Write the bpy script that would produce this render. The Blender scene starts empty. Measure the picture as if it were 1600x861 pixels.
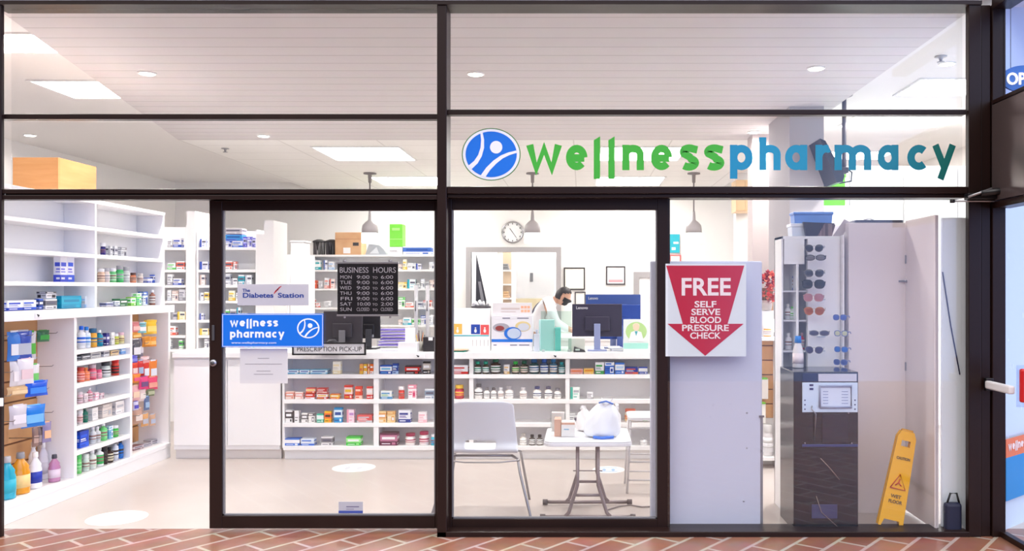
import bpy, bmesh, math, random
from mathutils import Vector, Matrix, Euler
R = math.radians
random.seed(7)
scn = bpy.context.scene
COL = scn.collection

# ------------------------------------------------------------ camera, world, exposure
EYE, DIST, FPX, VX, VY = 1.58, 5.5, 1347.5, 909.0, 450.0
cd = bpy.data.cameras.new('camera'); cam = bpy.data.objects.new('camera', cd); COL.objects.link(cam)
cam.location = (0, -DIST, EYE); cam.rotation_euler = (R(90), 0, 0)
cd.sensor_width = 36; cd.lens = 36 * FPX / 1600
cd.shift_x = (800 - VX) / 1600; cd.shift_y = (VY - 430.5) / 1600
cd.clip_end = 200
scn.camera = cam
vs = scn.view_settings
vs.view_transform = 'Standard'; vs.look = 'None'; vs.gamma = 1; vs.use_curve_mapping = False
vs.exposure = 1.52
LAMP = 6.0          # troffer luminance
SKY = 1.0          # daylight of the open side behind the camera
w = bpy.data.worlds.new('world'); scn.world = w; w.use_nodes = True
nt = w.node_tree; bg = nt.nodes['Background']
# bright overhead daylight; the far side of the square is dark to the left and open blue sky to the right
tc = nt.nodes.new('ShaderNodeTexCoord'); sp = nt.nodes.new('ShaderNodeSeparateXYZ')
nt.links.new(tc.outputs['Generated'], sp.inputs[0])
def ramp(src, stops):
    r = nt.nodes.new('ShaderNodeValToRGB'); nt.links.new(src, r.inputs['Fac'])
    while len(r.color_ramp.elements) < len(stops): r.color_ramp.elements.new(.5)
    for e, (p, c) in zip(r.color_ramp.elements, stops): e.position = p; e.color = (*c, 1)
    return r.outputs['Color']
mr = nt.nodes.new('ShaderNodeMapRange'); mr.inputs[1].default_value = -1; mr.inputs[2].default_value = 1; nt.links.new(sp.outputs['X'], mr.inputs[0])
hor = ramp(mr.outputs[0], [(.42, (.035, .032, .035)), (.56, (.05, .055, .08)), (.66, (.34, .44, .82))])
fac = ramp(sp.outputs['Z'], [(.22, (0, 0, 0)), (.5, (1, 1, 1))])
mx = nt.nodes.new('ShaderNodeMix'); mx.data_type = 'RGBA'; nt.links.new(fac, mx.inputs[0]); nt.links.new(hor, mx.inputs[6]); mx.inputs[7].default_value = (1.0, .965, .95, 1)
nt.links.new(mx.outputs[2], bg.inputs['Color'])
bg.inputs['Strength'].default_value = SKY

# ------------------------------------------------------------ helpers
def PX(px, Y): return (px - VX) * (DIST + Y) / FPX
def PZ(py, Y): return EYE - (py - VY) * (DIST + Y) / FPX
def lin(c):
    return tuple(((v/255)/12.92 if v/255 <= .04045 else ((v/255+.055)/1.055)**2.4) for v in c)
_m = {}
def mat(c, rough=.5, metal=0, emis=0, spec=.5, trans=0, alpha=1, name=None):
    key = (tuple(c), rough, metal, emis, spec, trans, alpha)
    if key in _m: return _m[key]
    m = bpy.data.materials.new(name or 'paint'); m.use_nodes = True
    n = m.node_tree; b = n.nodes['Principled BSDF']; l = lin(c)
    b.inputs['Base Color'].default_value = (*l, 1); b.inputs['Roughness'].default_value = rough
    b.inputs['Metallic'].default_value = metal; b.inputs['Specular IOR Level'].default_value = spec
    b.inputs['Transmission Weight'].default_value = trans; b.inputs['Alpha'].default_value = alpha
    if emis:
        b.inputs['Emission Color'].default_value = (*l, 1); b.inputs['Emission Strength'].default_value = emis
    elif not trans:                                  # slight procedural variation of the surface
        t = n.nodes.new('ShaderNodeTexCoord'); ns = n.nodes.new('ShaderNodeTexNoise'); ns.inputs['Scale'].default_value = 9
        mr = n.nodes.new('ShaderNodeMapRange'); mr.inputs[3].default_value = max(.03, rough-.06); mr.inputs[4].default_value = min(1, rough+.06)
        n.links.new(t.outputs['Object'], ns.inputs['Vector']); n.links.new(ns.outputs['Fac'], mr.inputs[0]); n.links.new(mr.outputs[0], b.inputs['Roughness'])
    _m[key] = m
    return m
def glass_mat(name, tint=(1, 1, 1), refl=.05, rough=0.0):
    """thin pane: clear, with a Schlick mirror term that is the same from both sides"""
    m = bpy.data.materials.new(name); m.use_nodes = True; n = m.node_tree; n.nodes.clear()
    o = n.nodes.new('ShaderNodeOutputMaterial'); mx = n.nodes.new('ShaderNodeMixShader')
    t = n.nodes.new('ShaderNodeBsdfTransparent'); g = n.nodes.new('ShaderNodeBsdfGlossy'); f = n.nodes.new('ShaderNodeLayerWeight')
    t.inputs[0].default_value = (*tint, 1); g.inputs['Roughness'].default_value = rough; f.inputs['Blend'].default_value = .5
    p = n.nodes.new('ShaderNodeMath'); p.operation = 'POWER'; p.inputs[1].default_value = 5
    a = n.nodes.new('ShaderNodeMath'); a.operation = 'MULTIPLY_ADD'; a.inputs[1].default_value = .6; a.inputs[2].default_value = refl*.9; a.use_clamp = True
    n.links.new(f.outputs['Facing'], p.inputs[0]); n.links.new(p.outputs[0], a.inputs[0]); n.links.new(a.outputs[0], mx.inputs[0])
    n.links.new(t.outputs[0], mx.inputs[1]); n.links.new(g.outputs[0], mx.inputs[2]); n.links.new(mx.outputs[0], o.inputs[0])
    return m
GLASS = glass_mat('window_glass', (.98, .985, .985), .05)
ACRYL = glass_mat('clear_acrylic', (.93, .95, .95), .07)
CLEARG = glass_mat('clear_plastic', (.86, .9, .95), .09, .1)

def brick_mat(name, c1, c2, cm, scale, bw, rh, mortar, rough, rot=(0, 0, 0), offset=.5, noise=.25, bump=.2, sq=1.0):
    m = bpy.data.materials.new(name); m.use_nodes = True; n = m.node_tree; b = n.nodes['Principled BSDF']
    t = n.nodes.new('ShaderNodeTexCoord'); mp = n.nodes.new('ShaderNodeMapping'); br = n.nodes.new('ShaderNodeTexBrick')
    mp.inputs['Rotation'].default_value = rot; mp.inputs['Location'].default_value = (7.3, 0, 0)
    br.offset = offset; br.inputs['Color1'].default_value = (*lin(c1), 1); br.inputs['Color2'].default_value = (*lin(c2), 1)
    br.inputs['Mortar'].default_value = (*lin(cm), 1); br.inputs['Scale'].default_value = scale
    br.inputs['Brick Width'].default_value = bw; br.inputs['Row Height'].default_value = rh; br.inputs['Mortar Size'].default_value = mortar
    ns = n.nodes.new('ShaderNodeTexNoise'); ns.inputs['Scale'].default_value = 6; ns.inputs['Detail'].default_value = 6
    mx = n.nodes.new('ShaderNodeMix'); mx.data_type = 'RGBA'; mx.blend_type = 'OVERLAY'; mx.inputs[0].default_value = noise
    n.links.new(t.outputs['Object'], mp.inputs[0]); n.links.new(mp.outputs[0], br.inputs['Vector']); n.links.new(mp.outputs[0], ns.inputs['Vector'])
    n.links.new(br.outputs['Color'], mx.inputs[6]); n.links.new(ns.outputs['Color'], mx.inputs[7]); n.links.new(mx.outputs[2], b.inputs['Base Color'])
    bp = n.nodes.new('ShaderNodeBump'); bp.inputs['Strength'].default_value = bump; bp.inputs['Distance'].default_value = .004; bp.invert = True
    n.links.new(br.outputs['Fac'], bp.inputs['Height']); n.links.new(bp.outputs[0], b.inputs['Normal'])
    b.inputs['Roughness'].default_value = rough
    return m
def noise_mat(name, c1, c2, scale, rough, stretch=(1, 1, 1), bump=0):
    m = bpy.data.materials.new(name); m.use_nodes = True; n = m.node_tree; b = n.nodes['Principled BSDF']
    t = n.nodes.new('ShaderNodeTexCoord'); mp = n.nodes.new('ShaderNodeMapping'); mp.inputs['Scale'].default_value = stretch
    ns = n.nodes.new('ShaderNodeTexNoise'); ns.inputs['Scale'].default_value = scale; ns.inputs['Detail'].default_value = 5
    r = n.nodes.new('ShaderNodeValToRGB'); r.color_ramp.elements[0].position = .35; r.color_ramp.elements[1].position = .65
    r.color_ramp.elements[0].color = (*lin(c1), 1); r.color_ramp.elements[1].color = (*lin(c2), 1)
    n.links.new(t.outputs['Object'], mp.inputs[0]); n.links.new(mp.outputs[0], ns.inputs['Vector']); n.links.new(ns.outputs['Fac'], r.inputs[0]); n.links.new(r.outputs[0], b.inputs['Base Color'])
    if bump:
        bp = n.nodes.new('ShaderNodeBump'); bp.inputs['Strength'].default_value = bump; n.links.new(ns.outputs['Fac'], bp.inputs['Height']); n.links.new(bp.outputs[0], b.inputs['Normal'])
    b.inputs['Roughness'].default_value = rough
    return m

WHITE = mat((249, 248, 249), .35, name='white_laminate')
WALL = mat((242, 240, 238), .7, name='wall_paint')
BROWN = noise_mat('brown_anodised_metal', (30, 16, 14), (36, 20, 17), 3, .35, (1, 1, .2))
BROWN.node_tree.nodes['Principled BSDF'].inputs['Specular IOR Level'].default_value = .3
BLACK = mat((18, 18, 22), .3)
DGREY = mat((70, 70, 74), .4)
GREY = mat((150, 150, 154), .4, .3)
CHROME = mat((200, 200, 205), .2, .9)
STEEL = mat((165, 165, 170), .3, .8)
SHADOWGAP = mat((190, 188, 190), .6)

class MB:
    """collects shapes, builds ONE mesh object"""
    def __init__(s, *mats): s.v = []; s.f = []; s.mi = []; s.sm = []; s.mats = list(mats)
    def idx(s, m):
        if m is None: return 0
        if isinstance(m, int): return m
        if m not in s.mats: s.mats.append(m)
        return s.mats.index(m)
    def add(s, vs, fs, m=None, smooth=False):
        b = len(s.v); s.v += [tuple(v) for v in vs]; k = s.idx(m)
        for f in fs: s.f.append([b+i for i in f]); s.mi.append(k); s.sm.append(smooth)
        return s
    def box(s, x0, y0, z0, x1, y1, z1, m=None, c=0):
        if x0 > x1: x0, x1 = x1, x0
        if y0 > y1: y0, y1 = y1, y0
        if z0 > z1: z0, z1 = z1, z0
        c = min(c, (x1-x0)*.45, (y1-y0)*.45, (z1-z0)*.45)
        if c <= 0:
            return s.add([(x0,y0,z0),(x1,y0,z0),(x1,y1,z0),(x0,y1,z0),(x0,y0,z1),(x1,y0,z1),(x1,y1,z1),(x0,y1,z1)],
                  [(3,2,1,0),(4,5,6,7),(0,1,5,4),(1,2,6,5),(2,3,7,6),(3,0,4,7)], m)
        bm = bmesh.new(); bmesh.ops.create_cube(bm, size=1)
        for v in bm.verts: v.co = Vector(((x0+x1)/2+v.co.x*(x1-x0), (y0+y1)/2+v.co.y*(y1-y0), (z0+z1)/2+v.co.z*(z1-z0)))
        bmesh.ops.bevel(bm, geom=bm.edges[:], offset=c, segments=2, affect='EDGES', profile=.5)
        bm.verts.index_update()
        s.add([v.co[:] for v in bm.verts], [[v.index for v in f.verts] for f in bm.faces], m); bm.free()
        return s
    def tube(s, pts, r, m=None, n=8, cap=True):
        pts = [Vector(p) for p in pts]; rs = r if isinstance(r, (list, tuple)) else [r]*len(pts)
        vs = []; up = None
        for i, p in enumerate(pts):
            d = (pts[min(i+1, len(pts)-1)] - pts[max(i-1, 0)]).normalized()
            if up is None: up = Vector((0, 0, 1)) if abs(d.z) < .9 else Vector((1, 0, 0))
            a = d.cross(up).normalized(); b = a.cross(d).normalized(); up = b
            for k in range(n):
                t = 2*math.pi*k/n; vs.append(p + a*math.cos(t)*rs[i] + b*math.sin(t)*rs[i])
        fs = []
        for i in range(len(pts)-1):
            for k in range(n): fs.append((i*n+k, i*n+(k+1) % n, (i+1)*n+(k+1) % n, (i+1)*n+k))
        if cap: fs += [tuple(range(n-1, -1, -1)), tuple((len(pts)-1)*n+k for k in range(n))]
        return s.add(vs, fs, m, True)
    def lathe(s, prof, cx=0, cy=0, cz=0, m=None, n=20, sx=1, sy=1):
        vs = []
        for r, z in prof:
            for k in range(n): t = 2*math.pi*k/n; vs.append((cx+r*sx*math.cos(t), cy+r*sy*math.sin(t), cz+z))
        fs = []
        for i in range(len(prof)-1):
            for k in range(n): fs.append((i*n+k, i*n+(k+1) % n, (i+1)*n+(k+1) % n, (i+1)*n+k))
        fs += [tuple(range(n-1, -1, -1)), tuple((len(prof)-1)*n+k for k in range(n))]
        return s.add(vs, fs, m, True)
    def prism(s, poly, y0, y1, m=None):
        """poly: (x, z) outline, extruded along y"""
        if y0 > y1: y0, y1 = y1, y0
        n = len(poly)
        a = sum(poly[i][0]*poly[(i+1) % n][1]-poly[(i+1) % n][0]*poly[i][1] for i in range(n))
        if a < 0: poly = poly[::-1]
        vs = [(x, y0, z) for x, z in poly] + [(x, y1, z) for x, z in poly]
        fs = [tuple(range(n)), tuple(range(2*n-1, n-1, -1))] + [(i+n, (i+1) % n+n, (i+1) % n, i) for i in range(n)]
        return s.add(vs, fs, m)
    def build(s, name, parent=None, local=False, bev=0, sub=0):
        me = bpy.data.meshes.new(name)
        off = Vector((0, 0, 0))
        if parent is not None and not local: off = parent.location
        me.from_pydata([Vector(v)-off for v in s.v], [], s.f)
        for m in (s.mats or [WHITE]): me.materials.append(m)
        for p, k, sm in zip(me.polygons, s.mi, s.sm): p.material_index = k; p.use_smooth = sm
        me.update()
        o = bpy.data.objects.new(name, me); COL.objects.link(o)
        if parent is not None: o.parent = parent
        if bev: b = o.modifiers.new('bevel', 'BEVEL'); b.width = bev; b.segments = 2; b.limit_method = 'ANGLE'
        if sub: b = o.modifiers.new('sub', 'SUBSURF'); b.levels = sub; b.render_levels = sub
        return o
USED = {}
def tag(o, label, cat, group=None):
    base = label; k = 2
    if label in USED and not group: print('DUPLABEL', label)
    USED[label] = 1
    o['label'] = label; o['category'] = cat
    if group: o['group'] = group
    return o
def thing(name, label, cat, loc=(0, 0, 0), rz=0, group=None):
    o = bpy.data.objects.new(name, None); o.empty_display_size = .05; COL.objects.link(o)
    o.location = loc; o.rotation_euler = (0, 0, rz)
    return tag(o, label, cat, group)
def struct(o): o['kind'] = 'structure'; return o
def sbox(name, dims, m, c=0): return struct(MB(m).box(*dims, c=c).build(name))

def text_mesh(txt, size, m, name='lettering', parent=None, loc=(0, 0, 0), rot=(R(90), 0, 0), ext=.0006, align='LEFT', off=0, width=None, local=False, mirror=False):
    cu = bpy.data.curves.new('t', 'FONT'); cu.body = txt; cu.size = size; cu.extrude = ext; cu.align_x = align; cu.offset = off
    cu.resolution_u = 4
    o = bpy.data.objects.new('t', cu); COL.objects.link(o)
    dg = bpy.context.evaluated_depsgraph_get(); dg.update()
    me = bpy.data.meshes.new_from_object(o.evaluated_get(dg)); bpy.data.objects.remove(o)
    xs = [v.co.x for v in me.vertices]
    sx = 1
    if width and xs: sx = width/(max(xs)-min(xs))
    off3 = Vector((0, 0, 0))
    if parent is not None and not local: off3 = parent.location
    M = Matrix.Translation(Vector(loc)-off3) @ Euler(rot).to_matrix().to_4x4() @ Matrix.Diagonal((-sx if mirror else sx, 1, 1, 1))
    me.transform(M); me.materials.clear(); me.materials.append(m); me.name = name
    ob = bpy.data.objects.new(name, me); COL.objects.link(ob)
    if parent is not None: ob.parent = parent
    return ob

# ------------------------------------------------------------ rounded stroke alphabet for the shop name
def arc(cx, cy, r, a0, a1, n=14, ry=None):
    ry = ry or r
    return [(cx+r*math.cos(R(a0+(a1-a0)*i/n)), cy+ry*math.sin(R(a0+(a1-a0)*i/n))) for i in range(n+1)]
# glyph: (width, strokes) centre lines in a unit x-height, stroke width SW
SW = .30
h = SW/2
GL = {
 'w': (1.35, [[(h*.8, 1), (.38, 0+.05), (.675, .86), (.97, .05), (1.35-h*.8, 1)]]),
 'e': (.92, [arc(.46, .5, .46-h, 0, 318, 22, .5-h), [(h, .48), (.92-h*.9, .48)]]),
 'l': (.3, [[(.15, -.35), (.15, 1.28)]]),
 'n': (.9, [[(h, 0), (h, 1)], arc(.45, .62, .45-h, 180, 0, 14, .38-h) + [(.9-h, 0)]]),
 's': (.78, [[(.74, .80)] + arc(.40, .72, .27, 55, 205, 10, .15) + [(.42, .52)] + arc(.38, .29, .28, 70, -140, 12, .16)]),
 'p': (.92, [[(h, -.34), (h, 1)], arc(.46, .5, .46-h, 0, 360, 24, .5-h)]),
 'h': (.9, [[(h, 0), (h, 1.3)], arc(.45, .62, .45-h, 180, 0, 14, .38-h) + [(.9-h, 0)]]),
 'a': (.92, [[(.92-h, 0), (.92-h, 1)], arc(.46, .5, .46-h, 0, 360, 24, .5-h)]),
 'r': (.6, [[(h, 0), (h, 1)], arc(.46, .5, .46-h, 170, 75, 8, .5-h)+[(.6, .86)]]),
 'm': (1.5, [[(h, 0), (h, 1)], arc(.44, .62, .44-h, 180, 0, 12, .38-h) + [(.88-h, 0)], arc(1.06, .62, .44-h, 180, 0, 12, .38-h) + [(1.5-h, 0)]]),
 'c': (.85, [arc(.47, .5, .47-h, 48, 312, 18, .5-h)]),
 'y': (1.0, [[(h*.8, 1), (.5, .12)], [(1-h*.8, 1), (.34, -.36)]]),
}
def ribbon(mb, pts, w, T, y0, y1, m):
    pts = [Vector(p) for p in pts]; n = len(pts); L = []; Rr = []
    closed = (pts[0]-pts[-1]).length < 1e-4
    if closed: pts = pts[:-1]; n -= 1
    for i in range(n):
        a = pts[i-1] if (i > 0 or closed) else pts[i]; c = pts[(i+1) % n] if (i < n-1 or closed) else pts[i]
        d1 = (pts[i]-a); d2 = (c-pts[i])
        d1 = d1.normalized() if d1.length > 1e-6 else d2.normalized(); d2 = d2.normalized() if d2.length > 1e-6 else d1
        d = (d1+d2).normalized(); nrm = Vector((-d.y, d.x)); k = min(1/max(d.dot(d1), .3), 1.8)
        L.append(pts[i]+nrm*w/2*k); Rr.append(pts[i]-nrm*w/2*k)
    strip(mb, [T(p) for p in L], [T(p) for p in Rr], y0, y1, m, closed)
def strip(mb, L, Q, y0, y1, m, closed=False):
    if y0 > y1: y0, y1 = y1, y0
    n = len(L); vs = [(x, y0, z) for x, z in L]+[(x, y0, z) for x, z in Q]+[(x, y1, z) for x, z in L]+[(x, y1, z) for x, z in Q]; fs = []
    for i in range(n if closed else n-1):
        j = (i+1) % n
        fs += [(i, n+i, n+j, j), (2*n+i, 2*n+j, 3*n+j, 3*n+i), (i, j, 2*n+j, 2*n+i), (n+i, 3*n+i, 3*n+j, n+j)]
    if not closed: fs += [(0, 2*n, 3*n, n), (n-1, 2*n-1, 4*n-1, 3*n-1)]
    mb.add(vs, fs, m)
def glyph(mb, ch, x0, x1, base, xh, y0, y1, m):
    gw, st = GL[ch]; sx = (x1-x0)/gw
    T = lambda p: (x0+p[0]*sx, base+p[1]*xh)
    if ch in 'lh':
        if ch == 'l': mb.prism([T((0, -.35)), T((.3, -.35)), T((.3, 1.34)), T((0, 1.18))], y0, y1, m); return
    e_ = (y1-y0)*.2
    for k, s_ in enumerate(st): ribbon(mb, s_, SW*(1.0 if ch not in 'wy' else .95), T, y0-k*e_, y1-k*e_, m)
def word(mb, txt, x0, base, xh, y0, y1, m, gap=.22, sx=1.0):
    x = x0
    for ch in txt:
        wd = GL[ch][0]*xh*sx; glyph(mb, ch, x, x+wd, base, xh, y0, y1, m); x += wd+gap*xh*sx
    return x
def emblem(mb, cx, cz, rx, rz, y, ring, white, blue, t=.001):
    """round emblem: figure with raised arm between sweeping bands"""
    def disc(r, yy, m, n=48): mb.prism([(cx+rx*r*math.cos(2*math.pi*i/n), cz+rz*r*math.sin(2*math.pi*i/n)) for i in range(n)], yy, yy-t, m)
    disc(1.0, y, ring); disc(.965, y-t, white); disc(.87, y-2*t, blue)
    T = lambda u, v: (cx+u*rx, cz+v*rz)
    def band(pts, ws):
        L = []; Q = []
        for i, (u, v) in enumerate(pts):
            a = pts[max(i-1, 0)]; b = pts[min(i+1, len(pts)-1)]; d = Vector((b[0]-a[0], b[1]-a[1])).normalized()
            L.append(T(u-d.y*ws[i], v+d.x*ws[i])); Q.append(T(u+d.y*ws[i], v-d.x*ws[i]))
        strip(mb, L, Q, y-3*t, y-4*t, white)
    band([(-.33, .84), (-.29, .55), (-.30, .25), (-.38, -.05), (-.52, -.30), (-.72, -.50)], [.04, .05, .06, .065, .075, .085])
    band([(.86, .10), (.60, .02), (.36, -.10), (.12, -.30), (-.10, -.55), (-.28, -.84)], [.045, .055, .065, .075, .08, .085])
    mb.prism([T(.17+.21*math.cos(2*math.pi*i/28), .27+.24*math.sin(2*math.pi*i/28)) for i in range(28)], y-3*t, y-4*t, white)
# ================================================================ SETTING
SOF, CEI = 3.38, 3.50
floor_in = noise_mat('vinyl_floor', (190, 180, 174), (198, 188, 182), 1.2, .28)
struct(MB(floor_in).box(-7.4, .16, -.05, 5.2, 10.3, 0).build('floor'))
paver = brick_mat('brick_pavers', (126, 80, 64), (144, 100, 84), (172, 156, 148), 1, .42, .19, .012, .32, (0, 0, R(-52)), .5, .35, .25)
struct(MB(paver).box(-9, -9, -.06, 9, .16, -.001).build('floor_outdoor_pavers'))
planks = brick_mat('soffit_planks', (214, 208, 210), (216, 210, 212), (150, 143, 144), 1, 40, .235, .004, .6, (0, 0, 0), .37, .08, .2)
bm_ = MB(planks)
sof = [(-3.78, .1), (2.52, .1), (2.52, 5.0), (-4.91, 5.0)]
bm_.add([(x, y, SOF) for x, y in sof]+[(x, y, SOF+.2) for x, y in sof], [(3, 2, 1, 0), (4, 5, 6, 7), (0, 1, 5, 4), (1, 2, 6, 5), (2, 3, 7, 6), (3, 0, 4, 7)])
struct(bm_.build('ceiling_soffit'))
tiles = brick_mat('ceiling_tiles', (240, 238, 236), (243, 241, 239), (214, 211, 209), 1, 1.2, .6, .008, .8, (0, 0, 0), 0, .03, .1)
b_ = MB(tiles)
b_.add([(-4.91, 5.0, SOF+.001), (2.52, 5.0, SOF+.001), (2.52, 10.3, SOF+.001), (-4.97, 10.3, SOF+.001), (-4.91, 5.0, SOF+.2), (2.52, 5.0, SOF+.2), (2.52, 10.3, SOF+.2), (-4.97, 10.3, SOF+.2)],
       [(3, 2, 1, 0), (4, 5, 6, 7), (0, 1, 5, 4), (1, 2, 6, 5), (2, 3, 7, 6), (3, 0, 4, 7)])
struct(b_.build('ceiling_rear'))
struct(MB(mat((238, 236, 236), .8)).box(-7.4, .1, SOF+.2, 5.2, 10.3, SOF+.26).build('ceiling_slab'))
# higher side ceilings
cp = mat((238, 235, 234), .8)
q = MB(cp); q.add([(-7.4, .1, CEI), (-3.6, .1, CEI), (-4.7, 5.0, CEI), (-4.8, 10.3, CEI), (-7.4, 10.3, CEI)], [(4, 3, 2, 1, 0)])
q.add([(-7.4, .1, CEI+.05), (-3.6, .1, CEI+.05), (-4.7, 5.0, CEI+.05), (-4.8, 10.3, CEI+.05), (-7.4, 10.3, CEI+.05)], [(0, 1, 2, 3, 4)]); struct(q.build('ceiling_left'))
sbox('ceiling_right', (2.3, .1, CEI, 5.2, 10.3, CEI+.05), cp)
sbox('wall_left', (-7.5, .1, 0, -7.4, 10.3, 3.7), WALL)
sbox('wall_right', (5.2, 1.6, 0, 5.3, 10.3, 3.7), WALL)
WB = 10.2
# rear wall with the opening of a framed interior window
wx0, wx1, wz0, wz1 = PX(736, WB), PX(869, WB), PZ(505, WB), PZ(394, WB)
mb = MB(WALL)
mb.box(-7.4, WB, 0, wx0, WB+.1, 3.6).box(wx1, WB, 0, 5.2, WB+.1, 3.6).box(wx0, WB, 0, wx1, WB+.1, wz0).box(wx0, WB, wz1, wx1, WB+.1, 3.6)
struct(mb.build('wall_back'))
mb = MB(WALL); mb.box(wx0-1, WB+1.6, 0, wx1+1, WB+1.7, 3.2).box(wx0-1.1, WB+.1, 0, wx0-1, WB+1.7, 3.2).box(wx1+1, WB+.1, 0, wx1+1.1, WB+1.7, 3.2).box(wx0-1, WB+.1, 3.0, wx1+1, WB+1.7, 3.1)
struct(mb.build('wall_rear_office'))
fr = mat((168, 164, 166), .4)
mb = MB(fr); t = .09
mb.box(wx0-t, WB-.04, wz0-t, wx0, WB+.1, wz1+t).box(wx1, WB-.04, wz0-t, wx1+t, WB+.1, wz1+t).box(wx0, WB-.04, wz1, wx1, WB+.1, wz1+t).box(wx0, WB-.04, wz0-t, wx1, WB+.1, wz0)
xm = PX(781, WB); mb.box(xm-.05, WB-.02, wz0, xm+.05, WB+.08, wz1, WALL)
wn = struct(mb.build('window_1')); MB(GLASS).box(wx0, WB+.03, wz0, wx1, WB+.036, wz1).build('pane', wn)
# door at the right end of the rear wall
dx0, dx1 = PX(990, WB), PX(1030, WB)
mb = MB(fr); mb.box(dx0, WB-.05, 0, dx0+.1, WB, PZ(425, WB)).box(dx0+.1, WB-.05, PZ(434, WB), dx1+.4, WB, PZ(425, WB)).box(dx0+.1, WB-.02, 0, dx1+.3, WB, PZ(434, WB), WHITE).box(dx1+.3, WB-.05, 0, dx1+.4, WB, PZ(434, WB))
struct(mb.build('door_2'))
# grey column and the brown-grey wall fin beside it
sbox('wall_column', (2.06, 3.05, 0, 2.40, 4.0, 3.38), mat((176, 170, 172), .6))
sbox('wall_fin', (2.0, 4.6, 0, 2.4, 4.9, 3.38), mat((205, 192, 190), .6))
# rear right wall block with seams
mb = MB(WHITE)
for k in range(4): mb.box(2.46+k*.62, 4.4, 0, 2.46+k*.62+.612, 4.6, 2.98, c=.004)
struct(mb.build('wall_panelling_right'))
# pale screen of frosted glazing behind the return door
scr = mat((205, 226, 250), .25, name='pale_blue_film')
mb = MB(scr); a = Vector((2.73, .10)); d = Vector((.24, .21)).normalized(); nn = Vector((-d.y, d.x))*.03; e = a+d*3.2
mb.add([(a.x, a.y, 0), (e.x, e.y, 0), (e.x+nn.x, e.y+nn.y, 0), (a.x+nn.x, a.y+nn.y, 0), (a.x, a.y, 3.5), (e.x, e.y, 3.5), (e.x+nn.x, e.y+nn.y, 3.5), (a.x+nn.x, a.y+nn.y, 3.5)],
       [(3, 2, 1, 0), (4, 5, 6, 7), (0, 1, 5, 4), (1, 2, 6, 5), (2, 3, 7, 6), (3, 0, 4, 7)])
struct(mb.build('wall_frosted_screen'))

# ---------------------------------------------------------------- STOREFRONT (front plane y = 0)
X0, XL = PX(-40, 0), PX(1510, 0)
def fx(p): return PX(p, 0)
def fz(p): return PZ(p, 0)
def frame(name, rects, y0, y1, c=.004):
    mb = MB(BROWN)
    for a_, b_, c_, d_ in rects: mb.box(fx(a_), y0, fz(d_), fx(c_), y1, fz(b_), c=c)
    return struct(mb.build(name))
frame('trim_left_jamb', [(-10, 8, 7, 838)], -.03, .0)
frame('trim_center_mullion', [(684, 10, 699, 840)], -.03, .14)
frame('trim_head', [(-10, 4, 1530, 10)], -.04, .14, 0)
frame('trim_transom_upper', [(-8, 178, 684, 186), (699, 171, 1510, 179)], 0, .07)
frame('trim_door_header', [(-8, 296, 684, 303), (-8, 305, 684, 312), (699, 292, 1510, 303)], -.02, .07)
frame('trim_door_track', [(327, 303, 684, 312), (699, 303, 1510, 309), (8, 303, 327, 305)], .0, .15)
frame('trim_sill', [(684, 829, 1512, 842)], -.03, .16)
# little steel shoe on the left jamb
MBj = MB(WHITE); MBj.box(fx(-2), -.035, fz(634), fx(9), -.02, fz(621), c=.003)
tag(MBj.build('strike_plate'), 'small white strike plate on the brown left jamb', 'strike plate')
panes = [('window_2', 8, 10, 684, 179), ('window_3', 699, 10, 1510, 172), ('window_4', 8, 188, 684, 296), ('window_5', 699, 181, 1510, 292), ('window_6', 1045, 309, 1510, 829)]
for n_, a_, b_, c_, d_ in panes: struct(MB(GLASS).box(fx(a_), .06, fz(d_), fx(c_), .066, fz(b_)).build(n_))
# sliding door leaf (left) in front of the opening; runs at y = .10
def P(px, py, Y): return PX(px, Y), PZ(py, Y)
def leaf(name, Y, outer, inner, th=.045):
    ox0, oz1 = P(outer[0], outer[1], Y); ox1, oz0 = P(outer[2], outer[3], Y); ix0, iz1 = P(inner[0], inner[1], Y); ix1, iz0 = P(inner[2], inner[3], Y)
    mb = MB(BROWN)
    mb.box(ox0, Y, oz0, ix0, Y+th, oz1, c=.003).box(ix1, Y, oz0, ox1, Y+th, oz1, c=.003).box(ix0, Y, iz1, ix1, Y+th, oz1, c=.003).box(ix0, Y, oz0, ix1, Y+th, iz0, c=.003)
    o = struct(mb.build(name))
    MB(GLASS).box(ix0, Y+.02, iz0, ix1, Y+.026, iz1).build('door_glass', o)
    g = MB(mat((120, 120, 125), .4)); g.box(ix0, Y+.012, iz0, ix0+.009, Y+.034, iz1).box(ix1-.009, Y+.012, iz0, ix1, Y+.034, iz1).box(ix0, Y+.012, iz0, ix1, Y+.034, iz0+.009).build('glazing_bead', o)
    return o
d1 = leaf('door_1', .10, (327, 308, 686, 826), (347, 329, 680, 806))
lk = MB(STEEL).tube([(PX(334, .1), .1, PZ(567, .1)), (PX(334, .1), .085, PZ(567, .1))], .022, n=20); lk.tube([(PX(334, .1), .085, PZ(567, .1)), (PX(334, .1), .08, PZ(567, .1))], .012, DGREY, 16); lk.box(PX(331.5, .1), .092, PZ(532, .1), PX(335.5, .1), .1, PZ(508, .1), DGREY, .002); lk.build('door_lock', d1)
d3 = leaf('door_3', .08, (699, 308, 1047, 828), (706, 328, 1027, 811))
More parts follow.
